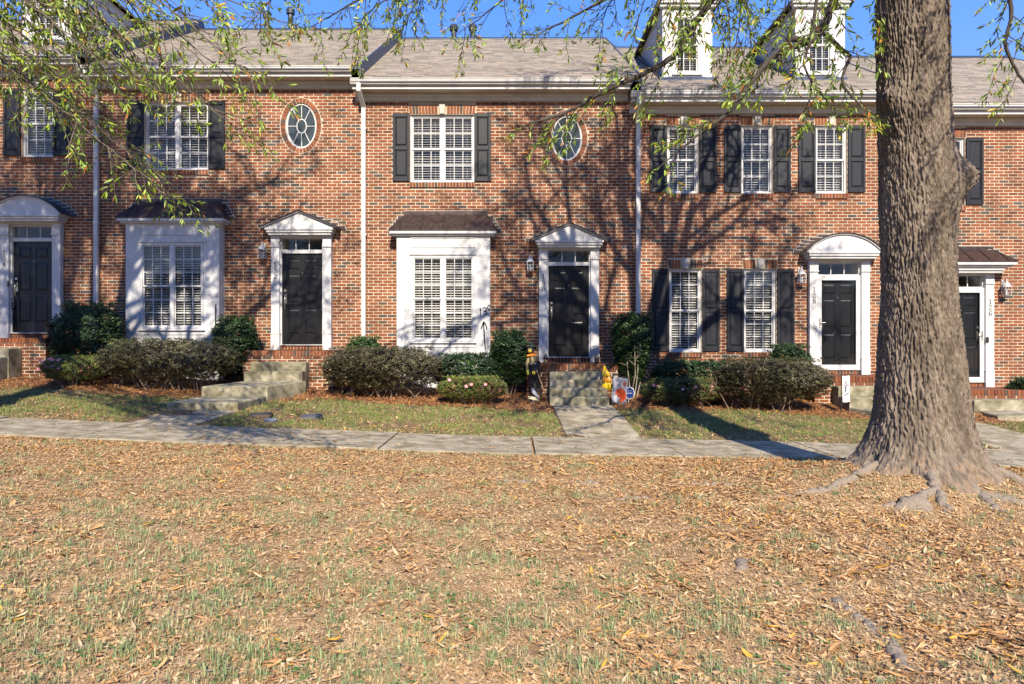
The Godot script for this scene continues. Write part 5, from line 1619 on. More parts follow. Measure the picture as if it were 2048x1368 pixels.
# ---------------------------------------------------------------- decorations and small things
func place(called: String, x: float, z: float, label: String, category: String, lift := 0.0, group := "") -> Node3D:
	return thing(called, Vector3(x, gy(x, z) + lift, z), label, category, group)
func solid(t: Node3D, called: String, b: B, m: Material) -> MeshInstance3D:
	return put(b, called, m, t)
func col_mat(c: Color, rough := 0.7) -> StandardMaterial3D:
	return mat(c, rough)
func build_things() -> void:
	# scarecrow on a stake, leaning against the stoop
	var t := place("scarecrow", 0.50, -14.15, "black crow-like scarecrow with dark green hat and sunflower at the steps", "scarecrow")
	var ln := Basis(Vector3(0, 0, 1), 0.10)
	var blk := mat(Color(0.012, 0.012, 0.014), 0.8); var org := mat(Color(0.75, 0.22, 0.012), 0.8); var grn := mat(Color(0.008, 0.030, 0.016), 0.8); var yel := mat(Color(0.75, 0.55, 0.05), 0.7); var tan_ := mat(Color(0.22, 0.17, 0.09), 0.85); var wood := mat(Color(0.52, 0.30, 0.11), 0.7); var grn2 := mat(Color(0.40, 0.40, 0.06), 0.8); var wht := mat(Color(0.75, 0.75, 0.73), 0.6)
	var b := B.new()
	b.lathe(Vector3(0.02, 0, 0), [[0.02, 0.30], [0.06, 0.36], [0.115, 0.52], [0.125, 0.60], [0.10, 0.68], [0.085, 0.76], [0.06, 0.80]], 16, 8, 0.10, Basis())
	solid(t, "overalls", b, blk)
	b = B.new()
	for s in [-1.0, 1.0]:
		b.tube(PackedVector3Array([Vector3(0.02 + s * 0.05, 0.40, 0.01), Vector3(0.05 + s * 0.045, 0.20, 0.02), Vector3(0.07 + s * 0.04, 0.03, 0.02)]), PackedFloat32Array([0.055, 0.035, 0.02]), 10)
	solid(t, "trouser_leg", b, blk)
	b = B.new()
	b.lathe(Vector3(0.0, 0, 0), [[0.082, 0.74], [0.09, 0.80], [0.085, 0.88], [0.045, 0.92]], 14)
	solid(t, "shirt", b, tan_)
	for s in [-1.0, 1.0]:
		b = B.new(); b.cb(s * 0.045 - 0.012, s * 0.045 + 0.012, 0.72, 0.90, 0.082, 0.094, 0.003)
		solid(t, "strap", b, blk)
		b = B.new(); b.lathe(Vector3(s * 0.045 + 0.004, 0.735, 0.10), [[0.0, -0.012], [0.012, -0.006], [0.012, 0.006], [0.0, 0.012]], 8)
		solid(t, "button", b, wht)
		b = B.new()
		b.tube(PackedVector3Array([Vector3(s * 0.07, 0.86, 0.0), Vector3(s * 0.13, 0.74, 0.03), Vector3(s * 0.125, 0.60, 0.06)]), PackedFloat32Array([0.035, 0.032, 0.028]), 10)
		solid(t, "sleeve", b, tan_ if s < 0 else blk)
	b = B.new(); b.tube(PackedVector3Array([Vector3(-0.125, 0.62, 0.06), Vector3(-0.12, 0.52, 0.06)]), PackedFloat32Array([0.032, 0.026]), 10)
	solid(t, "glove", b, grn2)
	b = B.new(); b.lathe(Vector3(-0.02, 0, 0.01), [[0.04, 0.895], [0.105, 0.905], [0.10, 0.93], [0.04, 0.95]], 12, 6, 0.2)
	solid(t, "scarf", b, org)
	b = B.new(); b.lathe(Vector3(-0.035, 1.02, 0.01), [[0.02, -0.09], [0.075, -0.05], [0.09, 0.0], [0.085, 0.04], [0.05, 0.08], [0.0, 0.09]], 14)
	solid(t, "head", b, blk)
	b = B.new(); b.lathe(Vector3(-0.04, 1.005, 0.085), [[0.0, 0.05], [0.012, 0.045], [0.038, 0.01], [0.04, 0.0]], 12, 0, 0.0, Basis(Vector3(1, 0, 0), PI / 2))
	solid(t, "beak", b, yel)
	for s in [-1.0, 1.0]:
		b = B.new(); b.lathe(Vector3(-0.04 + s * 0.022, 1.058, 0.088), [[0.0, -0.012], [0.011, 0.0], [0.0, 0.012]], 8)
		solid(t, "eye", b, wht)
	b = B.new(); b.lathe(Vector3(-0.03, 1.07, -0.03), [[0.150, -0.015], [0.145, 0.0], [0.10, 0.03], [0.085, 0.06], [0.07, 0.09], [0.03, 0.105], [0.0, 0.107]], 16, 5, 0.10, Basis(Vector3(1, 0, 0), -0.30))
	solid(t, "hat", b, grn)
	b = B.new(); b.lathe(Vector3(-0.07, 1.11, 0.06), [[0.0, -0.02], [0.03, 0.0], [0.0, 0.02]], 8)
	solid(t, "hat_flower", b, org)
	b = B.new()
	for k in 12:
		var w := TAU * k / 12
		b.tri(Vector3(-0.005 + cos(w - 0.25) * 0.018, 0.555 + sin(w - 0.25) * 0.018, 0.133), Vector3(-0.005 + cos(w) * 0.042, 0.555 + sin(w) * 0.042, 0.136), Vector3(-0.005 + cos(w + 0.25) * 0.018, 0.555 + sin(w + 0.25) * 0.018, 0.133))
	b.lathe(Vector3(-0.005, 0.555, 0.126), [[0.03, 0.0], [0.03, 0.006], [0.0, 0.008]], 12, 0, 0.0, Basis(Vector3(1, 0, 0), PI / 2))
	var sf := solid(t, "sunflower", b, yel)
	b = B.new(); b.lathe(Vector3(-0.005, 0.555, 0.135), [[0.016, 0.0], [0.014, 0.008], [0.0, 0.010]], 10, 0, 0.0, Basis(Vector3(1, 0, 0), PI / 2))
	put(b, "seed_head", mat(Color(0.06, 0.025, 0.01), 0.9), sf)
	b = B.new(); b.tube(PackedVector3Array([Vector3(0.06, 0.60, 0.14), Vector3(0.21, 0.02, 0.19)]), PackedFloat32Array([0.010, 0.010]), 8)
	solid(t, "broom_handle", b, wood)
	b = B.new(); b.tube(PackedVector3Array([Vector3(-0.02, -0.05, -0.03), Vector3(-0.02, 0.9, -0.03)]), PackedFloat32Array([0.012, 0.012]), 8)
	solid(t, "stake", b, blk)
	t.rotation.z = 0.09

	# grey bird on a small sign
	t = place("bird_sign", 0.425, -13.55, "small cream garden sign with a grey bird perched on it", "garden sign")
	var gst := mat(Color(0.22, 0.22, 0.24), 0.6); var gbr := mat(Color(0.36, 0.38, 0.43), 0.7)
	b = B.new(); b.tube(PackedVector3Array([Vector3(-0.02, -0.06, 0), Vector3(0.0, 0.12, 0)]), PackedFloat32Array([0.008, 0.008]), 6)
	solid(t, "stake", b, gst)
	b = B.new()
	b.prism(PackedVector2Array([Vector2(-0.105, 0.125), Vector2(0.10, 0.085), Vector2(0.105, 0.140), Vector2(-0.10, 0.180)]), -0.006, 0.006)
	var board := solid(t, "board", b, mat(Color(0.62, 0.58, 0.42), 0.8))
	letter(board, "WELCOME", Vector3(0.0, 0.132, 0.0075), 0.042, M.black, "lettering", true, Basis(Vector3(0, 0, 1), -0.19))
	b = B.new(); b.tube(PackedVector3Array([Vector3(0.12, 0.13, 0.01), Vector3(0.06, 0.19, 0.012), Vector3(0.01, 0.25, 0.012), Vector3(-0.02, 0.29, 0.012)]), PackedFloat32Array([0.006, 0.032, 0.040, 0.030]), 12)
	solid(t, "body", b, gbr)
	b = B.new(); b.lathe(Vector3(-0.015, 0.305, 0.012), [[0.0, -0.04], [0.032, -0.02], [0.036, 0.0], [0.026, 0.025], [0.0, 0.036]], 12)
	b.tri(Vector3(0.015, 0.30, 0.02), Vector3(0.055, 0.290, 0.012), Vector3(0.015, 0.285, 0.005))
	solid(t, "head", b, gst)
	b = B.new(); b.prism(PackedVector2Array([Vector2(-0.02, 0.24), Vector2(0.04, 0.19), Vector2(0.11, 0.14), Vector2(0.05, 0.23), Vector2(0.01, 0.27)]), 0.045, 0.052)
	solid(t, "wing", b, mat(Color(0.30, 0.31, 0.35), 0.7))

	# two little dark lanterns on the landing
	for q in [[0.735, "left", "small pointed dark lantern below the house digits of 130"], [1.845, "right", "small pointed dark lantern behind the yellow gourd"]]:
		t = thing("stoop_lantern", Vector3(q[0], 1.041, -14.85), q[2], "lantern", "lanterns on the landing of 130")
		b = B.new(); b.lathe(Vector3(), [[0.058, 0.0], [0.058, 0.012], [0.052, 0.014], [0.052, 0.095], [0.060, 0.10], [0.050, 0.135], [0.030, 0.18], [0.008, 0.215], [0.0, 0.222]], 10)
		solid(t, "body", b, mat(Color(0.035, 0.038, 0.050), 0.55))
		for s in [-1.0, 1.0]:
			b = B.new(); b.cb(s * 0.017 - 0.010, s * 0.017 + 0.010, 0.035, 0.08, 0.044, 0.053, 0.002)
			solid(t, "pane", b, mat(Color(0.55, 0.33, 0.12), 0.5))
	# gourd and two pumpkins on a stake
	t = place("pumpkin_stake", 1.925, -13.95, "stacked yellow gourd and pumpkins on a garden stake by the steps", "garden stake")
	var stx := mat(Color(0.02, 0.02, 0.02), 0.6)
	b = B.new(); b.tube(PackedVector3Array([Vector3(0.01, -0.05, -0.02), Vector3(0.01, 0.50, -0.02)]), PackedFloat32Array([0.008, 0.008]), 6)
	solid(t, "stake", b, stx)
	b = B.new(); b.lathe(Vector3(0.025, 0.36, 0), [[0.03, -0.085], [0.085, -0.075], [0.112, -0.02], [0.110, 0.03], [0.07, 0.075], [0.01, 0.07]], 40, 10, 0.16)
	solid(t, "pumpkin", b, mat(Color(0.80, 0.52, 0.012), 0.35))
	b = B.new(); b.lathe(Vector3(0.01, 0.495, 0), [[0.03, -0.062], [0.075, -0.05], [0.092, 0.0], [0.075, 0.05], [0.01, 0.055]], 40, 10, 0.16)
	solid(t, "pumpkin", b, mat(Color(0.78, 0.30, 0.012), 0.35))
	b = B.new(); b.lathe(Vector3(-0.015, 0.635, 0), [[0.02, -0.09], [0.07, -0.075], [0.080, -0.03], [0.058, 0.03], [0.036, 0.07], [0.030, 0.12], [0.018, 0.145], [0.0, 0.15]], 32, 8, 0.14, Basis(Vector3(0, 0, 1), 0.14))
	solid(t, "gourd", b, mat(Color(0.82, 0.50, 0.010), 0.35))
	var lf := mat(Color(0.08, 0.20, 0.04), 0.6)
	for q in [Vector3(-0.05, 0.432, 0.07), Vector3(0.02, 0.435, 0.085), Vector3(0.09, 0.435, 0.05), Vector3(0.02, 0.56, 0.07), Vector3(0.07, 0.555, 0.05), Vector3(-0.03, 0.785, 0.02), Vector3(0.03, 0.74, 0.03)]:
		b = B.new()
		b.quad(q, q + Vector3(0.02, 0.006, 0.006), q + Vector3(0.03, 0.024, 0.004), q + Vector3(0.004, 0.018, 0.01))
		b.tri(q, q + Vector3(0.004, 0.018, 0.01), q + Vector3(-0.02, 0.012, 0.004))
		solid(t, "leaf", b, lf)
	# garden flag with pumpkins
	t = place("garden_flag", 2.175, -13.70, "white garden flag printed with orange and pale pumpkins and checked hem", "garden flag")
	b = B.new(); b.tube(PackedVector3Array([Vector3(-0.145, -0.06, -0.01), Vector3(-0.145, 0.62, -0.01)]), PackedFloat32Array([0.006, 0.006]), 6)
	b.tube(PackedVector3Array([Vector3(-0.145, 0.615, -0.01), Vector3(0.17, 0.555, -0.01)]), PackedFloat32Array([0.005, 0.005]), 6)
	b.tube(PackedVector3Array([Vector3(-0.145, 0.10, -0.012), Vector3(-0.26, -0.04, -0.012)]), PackedFloat32Array([0.005, 0.005]), 6)
	solid(t, "flag_stand", b, M.black)
	var fz := func(p: Vector2) -> Vector3:
		# the cloth hangs skewed and slightly rippled
		return Vector3(lerpf(-0.135, 0.155, p.x) - 0.045 * (1.0 - p.y) , 0.055 + p.y * 0.53 - p.x * 0.055, 0.010 * sin(p.x * 7.0 + p.y * 3.0))
	b = B.new()
	for i in 12:
		for j in 12:
			b.quad(fz.call(Vector2(i / 12.0, j / 12.0)), fz.call(Vector2((i + 1) / 12.0, j / 12.0)), fz.call(Vector2((i + 1) / 12.0, (j + 1) / 12.0)), fz.call(Vector2(i / 12.0, (j + 1) / 12.0)))
	var cloth := solid(t, "cloth", b, mat(Color(0.33, 0.33, 0.38), 0.9, {"tex": noise(91, 0.03, grey(0.85), grey(1.0), 3), "scale": Vector3(3, 20, 3)}))
	var patch := func(pts: Array, lift: float, c: Color, called: String) -> void:
		var q := B.new(); q.col = c
		var m := Vector2()
		for p in pts: m += p / pts.size()
		for i in pts.size():
			var off := Vector3(0, 0, lift)
			q.tri(fz.call(m) + off, fz.call(pts[i]) + off, fz.call(pts[(i + 1) % pts.size()]) + off)
		put(q, called, M.plain, cloth)
	var disc := func(cx: float, cy: float, rx: float, ry: float) -> Array:
		var p := []
		for k in 22: p.append(Vector2(cx + rx * cos(TAU * k / 22), cy + ry * sin(TAU * k / 22) * (1.0 + 0.06 * absf(cos(2.5 * TAU * k / 22)))))
		return p
	patch.call(disc.call(0.58, 0.34, 0.38, 0.25), 0.003, Color(0.50, 0.055, 0.006), "printed_pumpkin")
	for k in [-0.2, -0.07, 0.07, 0.2]:
		patch.call([Vector2(0.555 + k, 0.12), Vector2(0.57 + k, 0.12), Vector2(0.57 + k * 1.25, 0.34), Vector2(0.57 + k, 0.54), Vector2(0.555 + k, 0.54), Vector2(0.555 + k * 1.25, 0.34)], 0.0045, Color(0.30, 0.035, 0.005), "printed_rib")
	patch.call([Vector2(0.52, 0.55), Vector2(0.62, 0.55), Vector2(0.60, 0.62), Vector2(0.54, 0.70), Vector2(0.52, 0.69)], 0.0045, Color(0.05, 0.02, 0.02), "printed_stem")
	patch.call(disc.call(0.29, 0.185, 0.27, 0.135), 0.006, Color(0.50, 0.51, 0.54), "printed_pumpkin")
	for k in [-0.14, -0.05, 0.05, 0.14]:
		patch.call([Vector2(0.28 + k, 0.07), Vector2(0.295 + k, 0.07), Vector2(0.295 + k * 1.2, 0.19), Vector2(0.295 + k, 0.31), Vector2(0.28 + k, 0.31), Vector2(0.28 + k * 1.2, 0.19)], 0.0072, Color(0.24, 0.25, 0.30), "printed_rib")
	patch.call([Vector2(0.33, 0.34), Vector2(0.38, 0.34), Vector2(0.36, 0.42), Vector2(0.32, 0.42)], 0.0075, Color(0.12, 0.12, 0.10), "printed_stem")
	for i in 12:
		for j in 3:
			if (i + j) % 2 == 0:
				patch.call([Vector2(i / 12.0, j * 0.036), Vector2((i + 1) / 12.0, j * 0.036), Vector2((i + 1) / 12.0, (j + 1) * 0.036), Vector2(i / 12.0, (j + 1) * 0.036)], 0.0042, Color(0.01, 0.01, 0.012), "printed_check")
	patch.call([Vector2(0.66, 0.76), Vector2(0.70, 0.87), Vector2(0.76, 0.83), Vector2(0.80, 0.92), Vector2(0.86, 0.84), Vector2(0.94, 0.86), Vector2(0.90, 0.76), Vector2(0.84, 0.70), Vector2(0.74, 0.70)], 0.0042, Color(0.28, 0.07, 0.02), "printed_leaf")
	# a word in loose script that cannot be made out, as strokes
	var word := []
	for k in 7:
		var x := 0.06 + 0.085 * k
		word.append([Vector2(x, 0.84), Vector2(x + 0.03, 0.90 + (0.05 if k % 3 == 0 else 0.0)), Vector2(x + 0.045, 0.845), Vector2(x + 0.075, 0.86)])
	var wb := B.new(); wb.col = Color(0.03, 0.03, 0.07)
	for s in word:
		for i in 3:
			var a: Vector3 = fz.call(s[i]); var c: Vector3 = fz.call(s[i + 1])
			wb.quad(a + Vector3(0, -0.006, 0.004), c + Vector3(0, -0.006, 0.004), c + Vector3(0, 0.006, 0.004), a + Vector3(0, 0.006, 0.004))
	put(wb, "lettering", M.plain, cloth)
	# blue yard sign
	t = place("yard_sign", 2.385, -13.85, "small blue scalloped yard sign with white rim behind the flag", "yard sign")
	b = B.new(); b.tube(PackedVector3Array([Vector3(-0.03, -0.05, -0.012), Vector3(0, 0.20, -0.012)]), PackedFloat32Array([0.008, 0.008]), 6)
	solid(t, "stake", b, wht)
	var oct := func(rr: float) -> PackedVector2Array:
		var p := PackedVector2Array()
		for k in 32:
			var w := TAU * k / 32
			var q: float = rr * (1.0 + 0.05 * cos(8 * w))
			p.append(Vector2(q * cos(w) * 0.92, 0.22 + q * sin(w) * 1.1))
		return p
	b = B.new(); b.prism(oct.call(0.112), -0.006, 0.004); solid(t, "rim", b, wht)
	b = B.new(); b.prism(oct.call(0.099), 0.004, 0.007)
	var face := solid(t, "face", b, mat(Color(0.008, 0.035, 0.22), 0.4))
	for q in [[0.262, 0.035, 0.006], [0.215, 0.060, 0.010]]:
		b = B.new(); b.bx(-q[1], q[1], q[0] - q[2] / 2, q[0] + q[2] / 2, 0.007, 0.009)
		put(b, "printed_line", wht, face)
	# white banner by the path of 128
	t = place("garden_banner", 6.62, -13.55, "narrow white garden banner with dark flourish on a black stake", "garden banner")
	b = B.new(); b.tube(PackedVector3Array([Vector3(-0.082, -0.06, 0), Vector3(-0.082, 0.79, 0)]), PackedFloat32Array([0.007, 0.007]), 6)
	b.tube(PackedVector3Array([Vector3(-0.085, 0.755, 0), Vector3(0.075, 0.765, 0)]), PackedFloat32Array([0.005, 0.005]), 6)
	solid(t, "stand", b, M.black)
	b = B.new()
	for i in 8:
		for j in 12:
			var q := []
			for e in [[i, j], [i + 1, j], [i + 1, j + 1], [i, j + 1]]:
				var u: float = e[0] / 8.0; var v: float = e[1] / 12.0
				q.append(Vector3(lerpf(-0.072, 0.072, u) + 0.012 * (1 - v), 0.24 + 0.515 * v + 0.01 * u - 0.01 * sin(u * PI) * (1 - v), 0.010 + 0.012 * sin(u * 6.0 + v * 2.0)))
			b.quad(q[0], q[1], q[2], q[3])
	cloth = solid(t, "cloth", b, mat(Color(0.70, 0.70, 0.68), 0.9))
	b = B.new(); b.col = Color(0.03, 0.03, 0.06)
	for s in [[Vector2(-0.02, 0.42), Vector2(-0.018, 0.58)], [Vector2(0.0, 0.44), Vector2(0.004, 0.59)], [Vector2(-0.02, 0.52), Vector2(0.01, 0.53)], [Vector2(-0.03, 0.58), Vector2(0.0, 0.66), Vector2(0.03, 0.59), Vector2(0.06, 0.57)], [Vector2(-0.04, 0.40), Vector2(-0.01, 0.36), Vector2(0.03, 0.43)], [Vector2(0.04, 0.40), Vector2(0.045, 0.44)]]:
		for i in s.size() - 1:
			var a: Vector2 = s[i]; var c: Vector2 = s[i + 1]; var n := (c - a).normalized().orthogonal() * 0.006
			b.quad(Vector3(a.x - n.x, a.y - n.y, 0.027), Vector3(c.x - n.x, c.y - n.y, 0.027), Vector3(c.x + n.x, c.y + n.y, 0.027), Vector3(a.x + n.x, a.y + n.y, 0.027))
	put(b, "flourish", M.plain, cloth)
	# black urn lantern at 134
	t = thing("urn_lantern", Vector3(-9.98, 1.592, -14.75), "black flared lantern at the end of the 134 landing", "lantern")
	b = B.new(); b.lathe(Vector3(), [[0.07, 0.0], [0.07, 0.02], [0.03, 0.05], [0.03, 0.09], [0.075, 0.12], [0.085, 0.22], [0.12, 0.29], [0.125, 0.305], [0.05, 0.325], [0.0, 0.33]], 12)
	solid(t, "body", b, M.black)
	# covers in the lawn
	t = place("meter_box", -4.22, -11.45, "dark rectangular meter box with black lid beside the low slab", "utility box")
	b = B.new(); b.cb(-0.19, 0.19, -0.08, 0.075, -0.14, 0.14, 0.02); solid(t, "rim", b, mat(Color(0.10, 0.065, 0.045), 0.85, {"tex": noise(95, 0.02, grey(0.6), grey(1), 4), "scale": 3.0}))
	b = B.new(); b.cb(-0.17, 0.17, 0.072, 0.086, -0.12, 0.12, 0.005); solid(t, "lid", b, mat(Color(0.028, 0.030, 0.036), 0.7))
	t.rotation = Vector3(0.05, 0.15, 0.03)
	t = place("valve_cover", -3.93, -11.12, "small round utility cover with pale blue lid", "utility box")
	b = B.new(); b.lathe(Vector3(), [[0.115, -0.06], [0.115, 0.05], [0.108, 0.056], [0.10, 0.054]], 24); solid(t, "rim", b, mat(Color(0.13, 0.11, 0.10), 0.85))
	b = B.new(); b.lathe(Vector3(), [[0.100, 0.05], [0.098, 0.060], [0.0, 0.062]], 24); solid(t, "lid", b, mat(Color(0.16, 0.28, 0.42), 0.6))
	t = place("valve_cover", -3.42, -11.62, "wide round utility cover with dark grey lid", "utility box")
	b = B.new(); b.lathe(Vector3(), [[0.19, -0.06], [0.19, 0.04], [0.18, 0.048], [0.172, 0.046]], 28); solid(t, "rim", b, mat(Color(0.08, 0.085, 0.095), 0.8))
	b = B.new(); b.lathe(Vector3(), [[0.172, 0.044], [0.168, 0.055], [0.0, 0.060]], 28); solid(t, "lid", b, mat(Color(0.06, 0.065, 0.08), 0.75))
	t.rotation = Vector3(0.06, 0, 0.03)

# ---------------------------------------------------------------- trees
func P(x: float, y: float, z: float) -> Vector3:
	return Vector3(x, y, z)
func build_trees() -> void:
	LEAVES = [leaf_mesh(1.0, 0.21, 0.35, 0.35, 0.3), leaf_mesh(1.0, 0.18, 0.55, -0.4, -0.5), leaf_mesh(1.0, 0.235, 0.2, 0.15, 0.8)]
	var r := RandomNumberGenerator.new(); r.seed = 31
	var sprig := sprig_mesh(r)
	var bark := Color(0.10, 0.085, 0.07)
	# the oak in the lawn
	var t := thing("willow_oak", Vector3(TREE.x, 0, TREE.z), "big oak with thick grey-brown trunk rising from exposed roots", "tree", "street oaks along the lawn")
	var prof := [[-0.25, 0.90], [-0.05, 0.88], [0.05, 0.83], [0.16, 0.745], [0.25, 0.665], [0.39, 0.58], [0.65, 0.495], [0.9, 0.458], [1.42, 0.416], [1.93, 0.372], [2.44, 0.366], [2.96, 0.372], [3.47, 0.362], [3.98, 0.352], [5.0, 0.352], [6.5, 0.34], [7.4, 0.36], [7.9, 0.30]]
	var centre := [[-0.3, 0.0], [0.9, 0.005], [2.44, -0.02], [3.5, -0.06], [4.5, -0.09], [5.0, -0.09], [8.0, -0.12]]
	# the angle 0 points to +x, PI/2 toward the lawn
	trunk(t, Vector3.ZERO, prof, centre, [[3.18, 0.12, 0.17, 0.17], [3.10, 0.35, 0.07, 0.28], [3.95, PI - 0.45, 0.065, 0.11], [3.80, PI - 0.7, 0.05, 0.22], [4.55, PI / 2 + 0.2, 0.03, 0.16], [2.9, PI / 2 - 0.4, 0.025, 0.2]], 7.9, Vector2(0.0085, 0.014), 15)
	var kn := B.new()
	kn.lathe(Vector3(-0.44, 3.95, 0.20), [[0.062, 0.0], [0.06, 0.012], [0.045, 0.016], [0.038, 0.008], [0.0, 0.010]], 16, 0, 0.0, Basis(Vector3(0, 1, 0), -0.45) * Basis(Vector3(0, 0, 1), PI / 2) * Basis(Vector3(1, 0, 0), 0.0))
	put(kn, "cut_knot", M.root, t)
	var F := Foliage.new(); var S := []; var T := PackedColorArray()
	var o := Vector3(TREE.x, 0, TREE.z)
	# drooping branches, given in world metres and moved into the tree's frame
	var list := [
		[[P(3.9, 7.2, -7.0), P(2.9, 6.3, -7.3), P(2.25, 5.35, -7.55), P(1.94, 4.90, -7.6), P(1.78, 4.66, -7.6), P(1.45, 4.48, -7.6), P(1.02, 4.28, -7.55), P(0.66, 4.05, -7.5), P(0.30, 3.90, -7.4)], 0.075, 0.012, 0.20, 0.62, 0.16],
		[[P(4.0, 7.0, -6.8), P(3.75, 5.9, -6.8), P(3.27, 5.02, -6.85), P(3.14, 4.67, -6.85), P(3.02, 4.53, -6.85), P(2.90, 4.48, -6.8)], 0.075, 0.036, 0.35, 0.5, 0.40],
		[[P(2.93, 4.50, -6.83), P(2.78, 4.53, -6.8), P(2.67, 4.40, -6.8), P(2.50, 4.23, -6.8), P(2.36, 4.05, -6.8), P(2.18, 3.80, -6.8), P(1.98, 3.66, -6.8), P(1.56, 3.32, -6.75)], 0.034, 0.007, 0.20, 0.5, 0.0],
		[[P(3.13, 4.60, -6.85), P(3.26, 4.44, -6.8), P(3.38, 4.35, -6.8), P(3.32, 4.24, -6.8), P(3.28, 4.10, -6.8), P(3.36, 3.97, -6.8), P(3.46, 3.82, -6.75)], 0.026, 0.008, 0.18, 0.45, 0.1],
		[[P(3.30, 5.5, -6.8), P(3.02, 4.95, -6.7), P(2.97, 4.70, -6.7), P(2.92, 4.43, -6.7), P(2.86, 4.22, -6.7), P(2.93, 4.09, -6.7), P(2.93, 3.88, -6.7)], 0.026, 0.008, 0.16, 0.5, 0.2],
		[[P(4.5, 7.0, -6.9), P(5.1, 5.9, -7.0), P(5.10, 5.05, -7.0), P(5.13, 4.83, -7.0), P(5.06, 4.58, -7.0), P(5.13, 4.37, -7.0), P(5.24, 4.18, -7.0), P(5.5, 3.95, -7.0)], 0.04, 0.010, 0.20, 0.5, 0.25],
		[[P(4.2, 7.3, -7.2), P(3.2, 6.9, -8.0), P(2.1, 6.2, -8.3), P(0.85, 5.60, -8.5), P(0.45, 5.40, -8.5)], 0.05, 0.010, 0.22, 0.6, 0.45],
		[[P(4.0, 7.4, -7.0), P(2.0, 7.4, -8.2), P(0.2, 6.9, -8.8), P(-1.2, 6.3, -8.9), P(-2.0, 5.95, -8.9), P(-2.5, 5.68, -8.9)], 0.06, 0.008, 0.22, 0.75, 0.50],
		[[P(0.2, 6.9, -8.8), P(-0.6, 6.35, -8.6), P(-1.15, 5.85, -8.6), P(-1.35, 5.50, -8.6)], 0.02, 0.006, 0.2, 0.5, 0.4],
		[[P(2.5, 6.4, -7.4), P(2.25, 5.5, -7.3), P(2.28, 5.0, -7.2), P(2.30, 4.62, -7.2)], 0.02, 0.006, 0.16, 0.55, 0.2],
		[[P(2.9, 6.3, -7.5), P(2.55, 5.5, -7.4), P(2.48, 5.05, -7.4), P(2.42, 4.7, -7.4)], 0.02, 0.006, 0.16, 0.55, 0.2],
		[[P(3.6, 6.6, -7.2), P(1.9, 6.0, -7.9), P(1.2, 5.55, -8.0), P(1.05, 5.15, -8.0)], 0.02, 0.006, 0.18, 0.6, 0.3],
		[[P(4.9, 6.6, -7.2), P(5.6, 5.9, -7.6), P(5.75, 5.2, -7.6), P(5.6, 4.7, -7.6)], 0.024, 0.006, 0.18, 0.55, 0.2],
		[[P(-0.2, 6.7, -8.6), P(-0.9, 6.15, -8.6), P(-1.6, 5.75, -8.5), P(-1.95, 5.4, -8.5)], 0.022, 0.005, 0.17, 0.6, 0.3],
		[[P(0.3, 6.7, -8.4), P(0.15, 6.0, -8.4), P(-0.25, 5.6, -8.4), P(-0.6, 5.3, -8.3)], 0.022, 0.005, 0.17, 0.55, 0.3],
		[[P(-1.2, 6.8, -8.8), P(-2.5, 6.3, -8.7), P(-3.0, 5.85, -8.6), P(-3.3, 5.5, -8.6)], 0.022, 0.005, 0.18, 0.6, 0.4],
		[[P(3.6, 6.7, -7.0), P(3.15, 5.8, -7.1), P(2.9, 5.2, -7.1), P(2.78, 4.7, -7.1)], 0.022, 0.005, 0.15, 0.6, 0.3],
		[[P(3.2, 6.6, -7.2), P(2.1, 6.0, -7.2), P(1.78, 5.35, -7.2), P(1.65, 4.85, -7.2)], 0.022, 0.005, 0.15, 0.6, 0.35],
		[[P(4.1, 7.0, -6.7), P(4.4, 6.4, -5.6), P(4.6, 5.6, -4.7), P(4.7, 4.9, -4.0)], 0.04, 0.008, 0.24, 0.7, 0.2],
		[[P(4.0, 7.0, -6.7), P(3.6, 6.3, -5.6), P(3.4, 5.4, -4.8), P(3.2, 4.9, -4.3)], 0.035, 0.008, 0.24, 0.7, 0.25],
		[[P(4.0, 7.2, -7.1), P(2.6, 6.6, -7.0), P(1.7, 5.75, -7.0), P(1.45, 5.2, -7.0), P(1.3, 4.85, -7.0)], 0.03, 0.006, 0.18, 0.6, 0.4],
		[[P(3.2, 6.9, -7.8), P(2.6, 6.0, -8.0), P(2.75, 5.4, -8.0), P(2.8, 5.0, -8.0)], 0.024, 0.006, 0.16, 0.6, 0.3],
		[[P(4.3, 6.6, -6.8), P(3.62, 5.7, -6.6), P(3.50, 5.0, -6.5), P(3.52, 4.6, -6.5)], 0.02, 0.005, 0.18, 0.4, 0.3],
	]
	for q in list:
		var pts := []
		for p in q[0]: pts.append(p - o)
		branch(F, pts, q[1], q[2], r, q[3] * 0.8, q[4], 0.032, 0.082, 0.10, 0.85, Vector3(0, -0.25, 0.05), bark, q[5])
	# limbs of the crown
	for k in 7:
		var w := TAU * k / 7 + 0.4
		grow(F, S, T, Vector3(-0.12, 7.0 + 0.09 * k, 0), Vector3(cos(w) * 0.8, 0.75 + 0.25 * (k % 3), sin(w) * 0.75), 3.0 + 0.5 * (k % 2), 0.15, 0, r, bark, 0.12, 0.12)
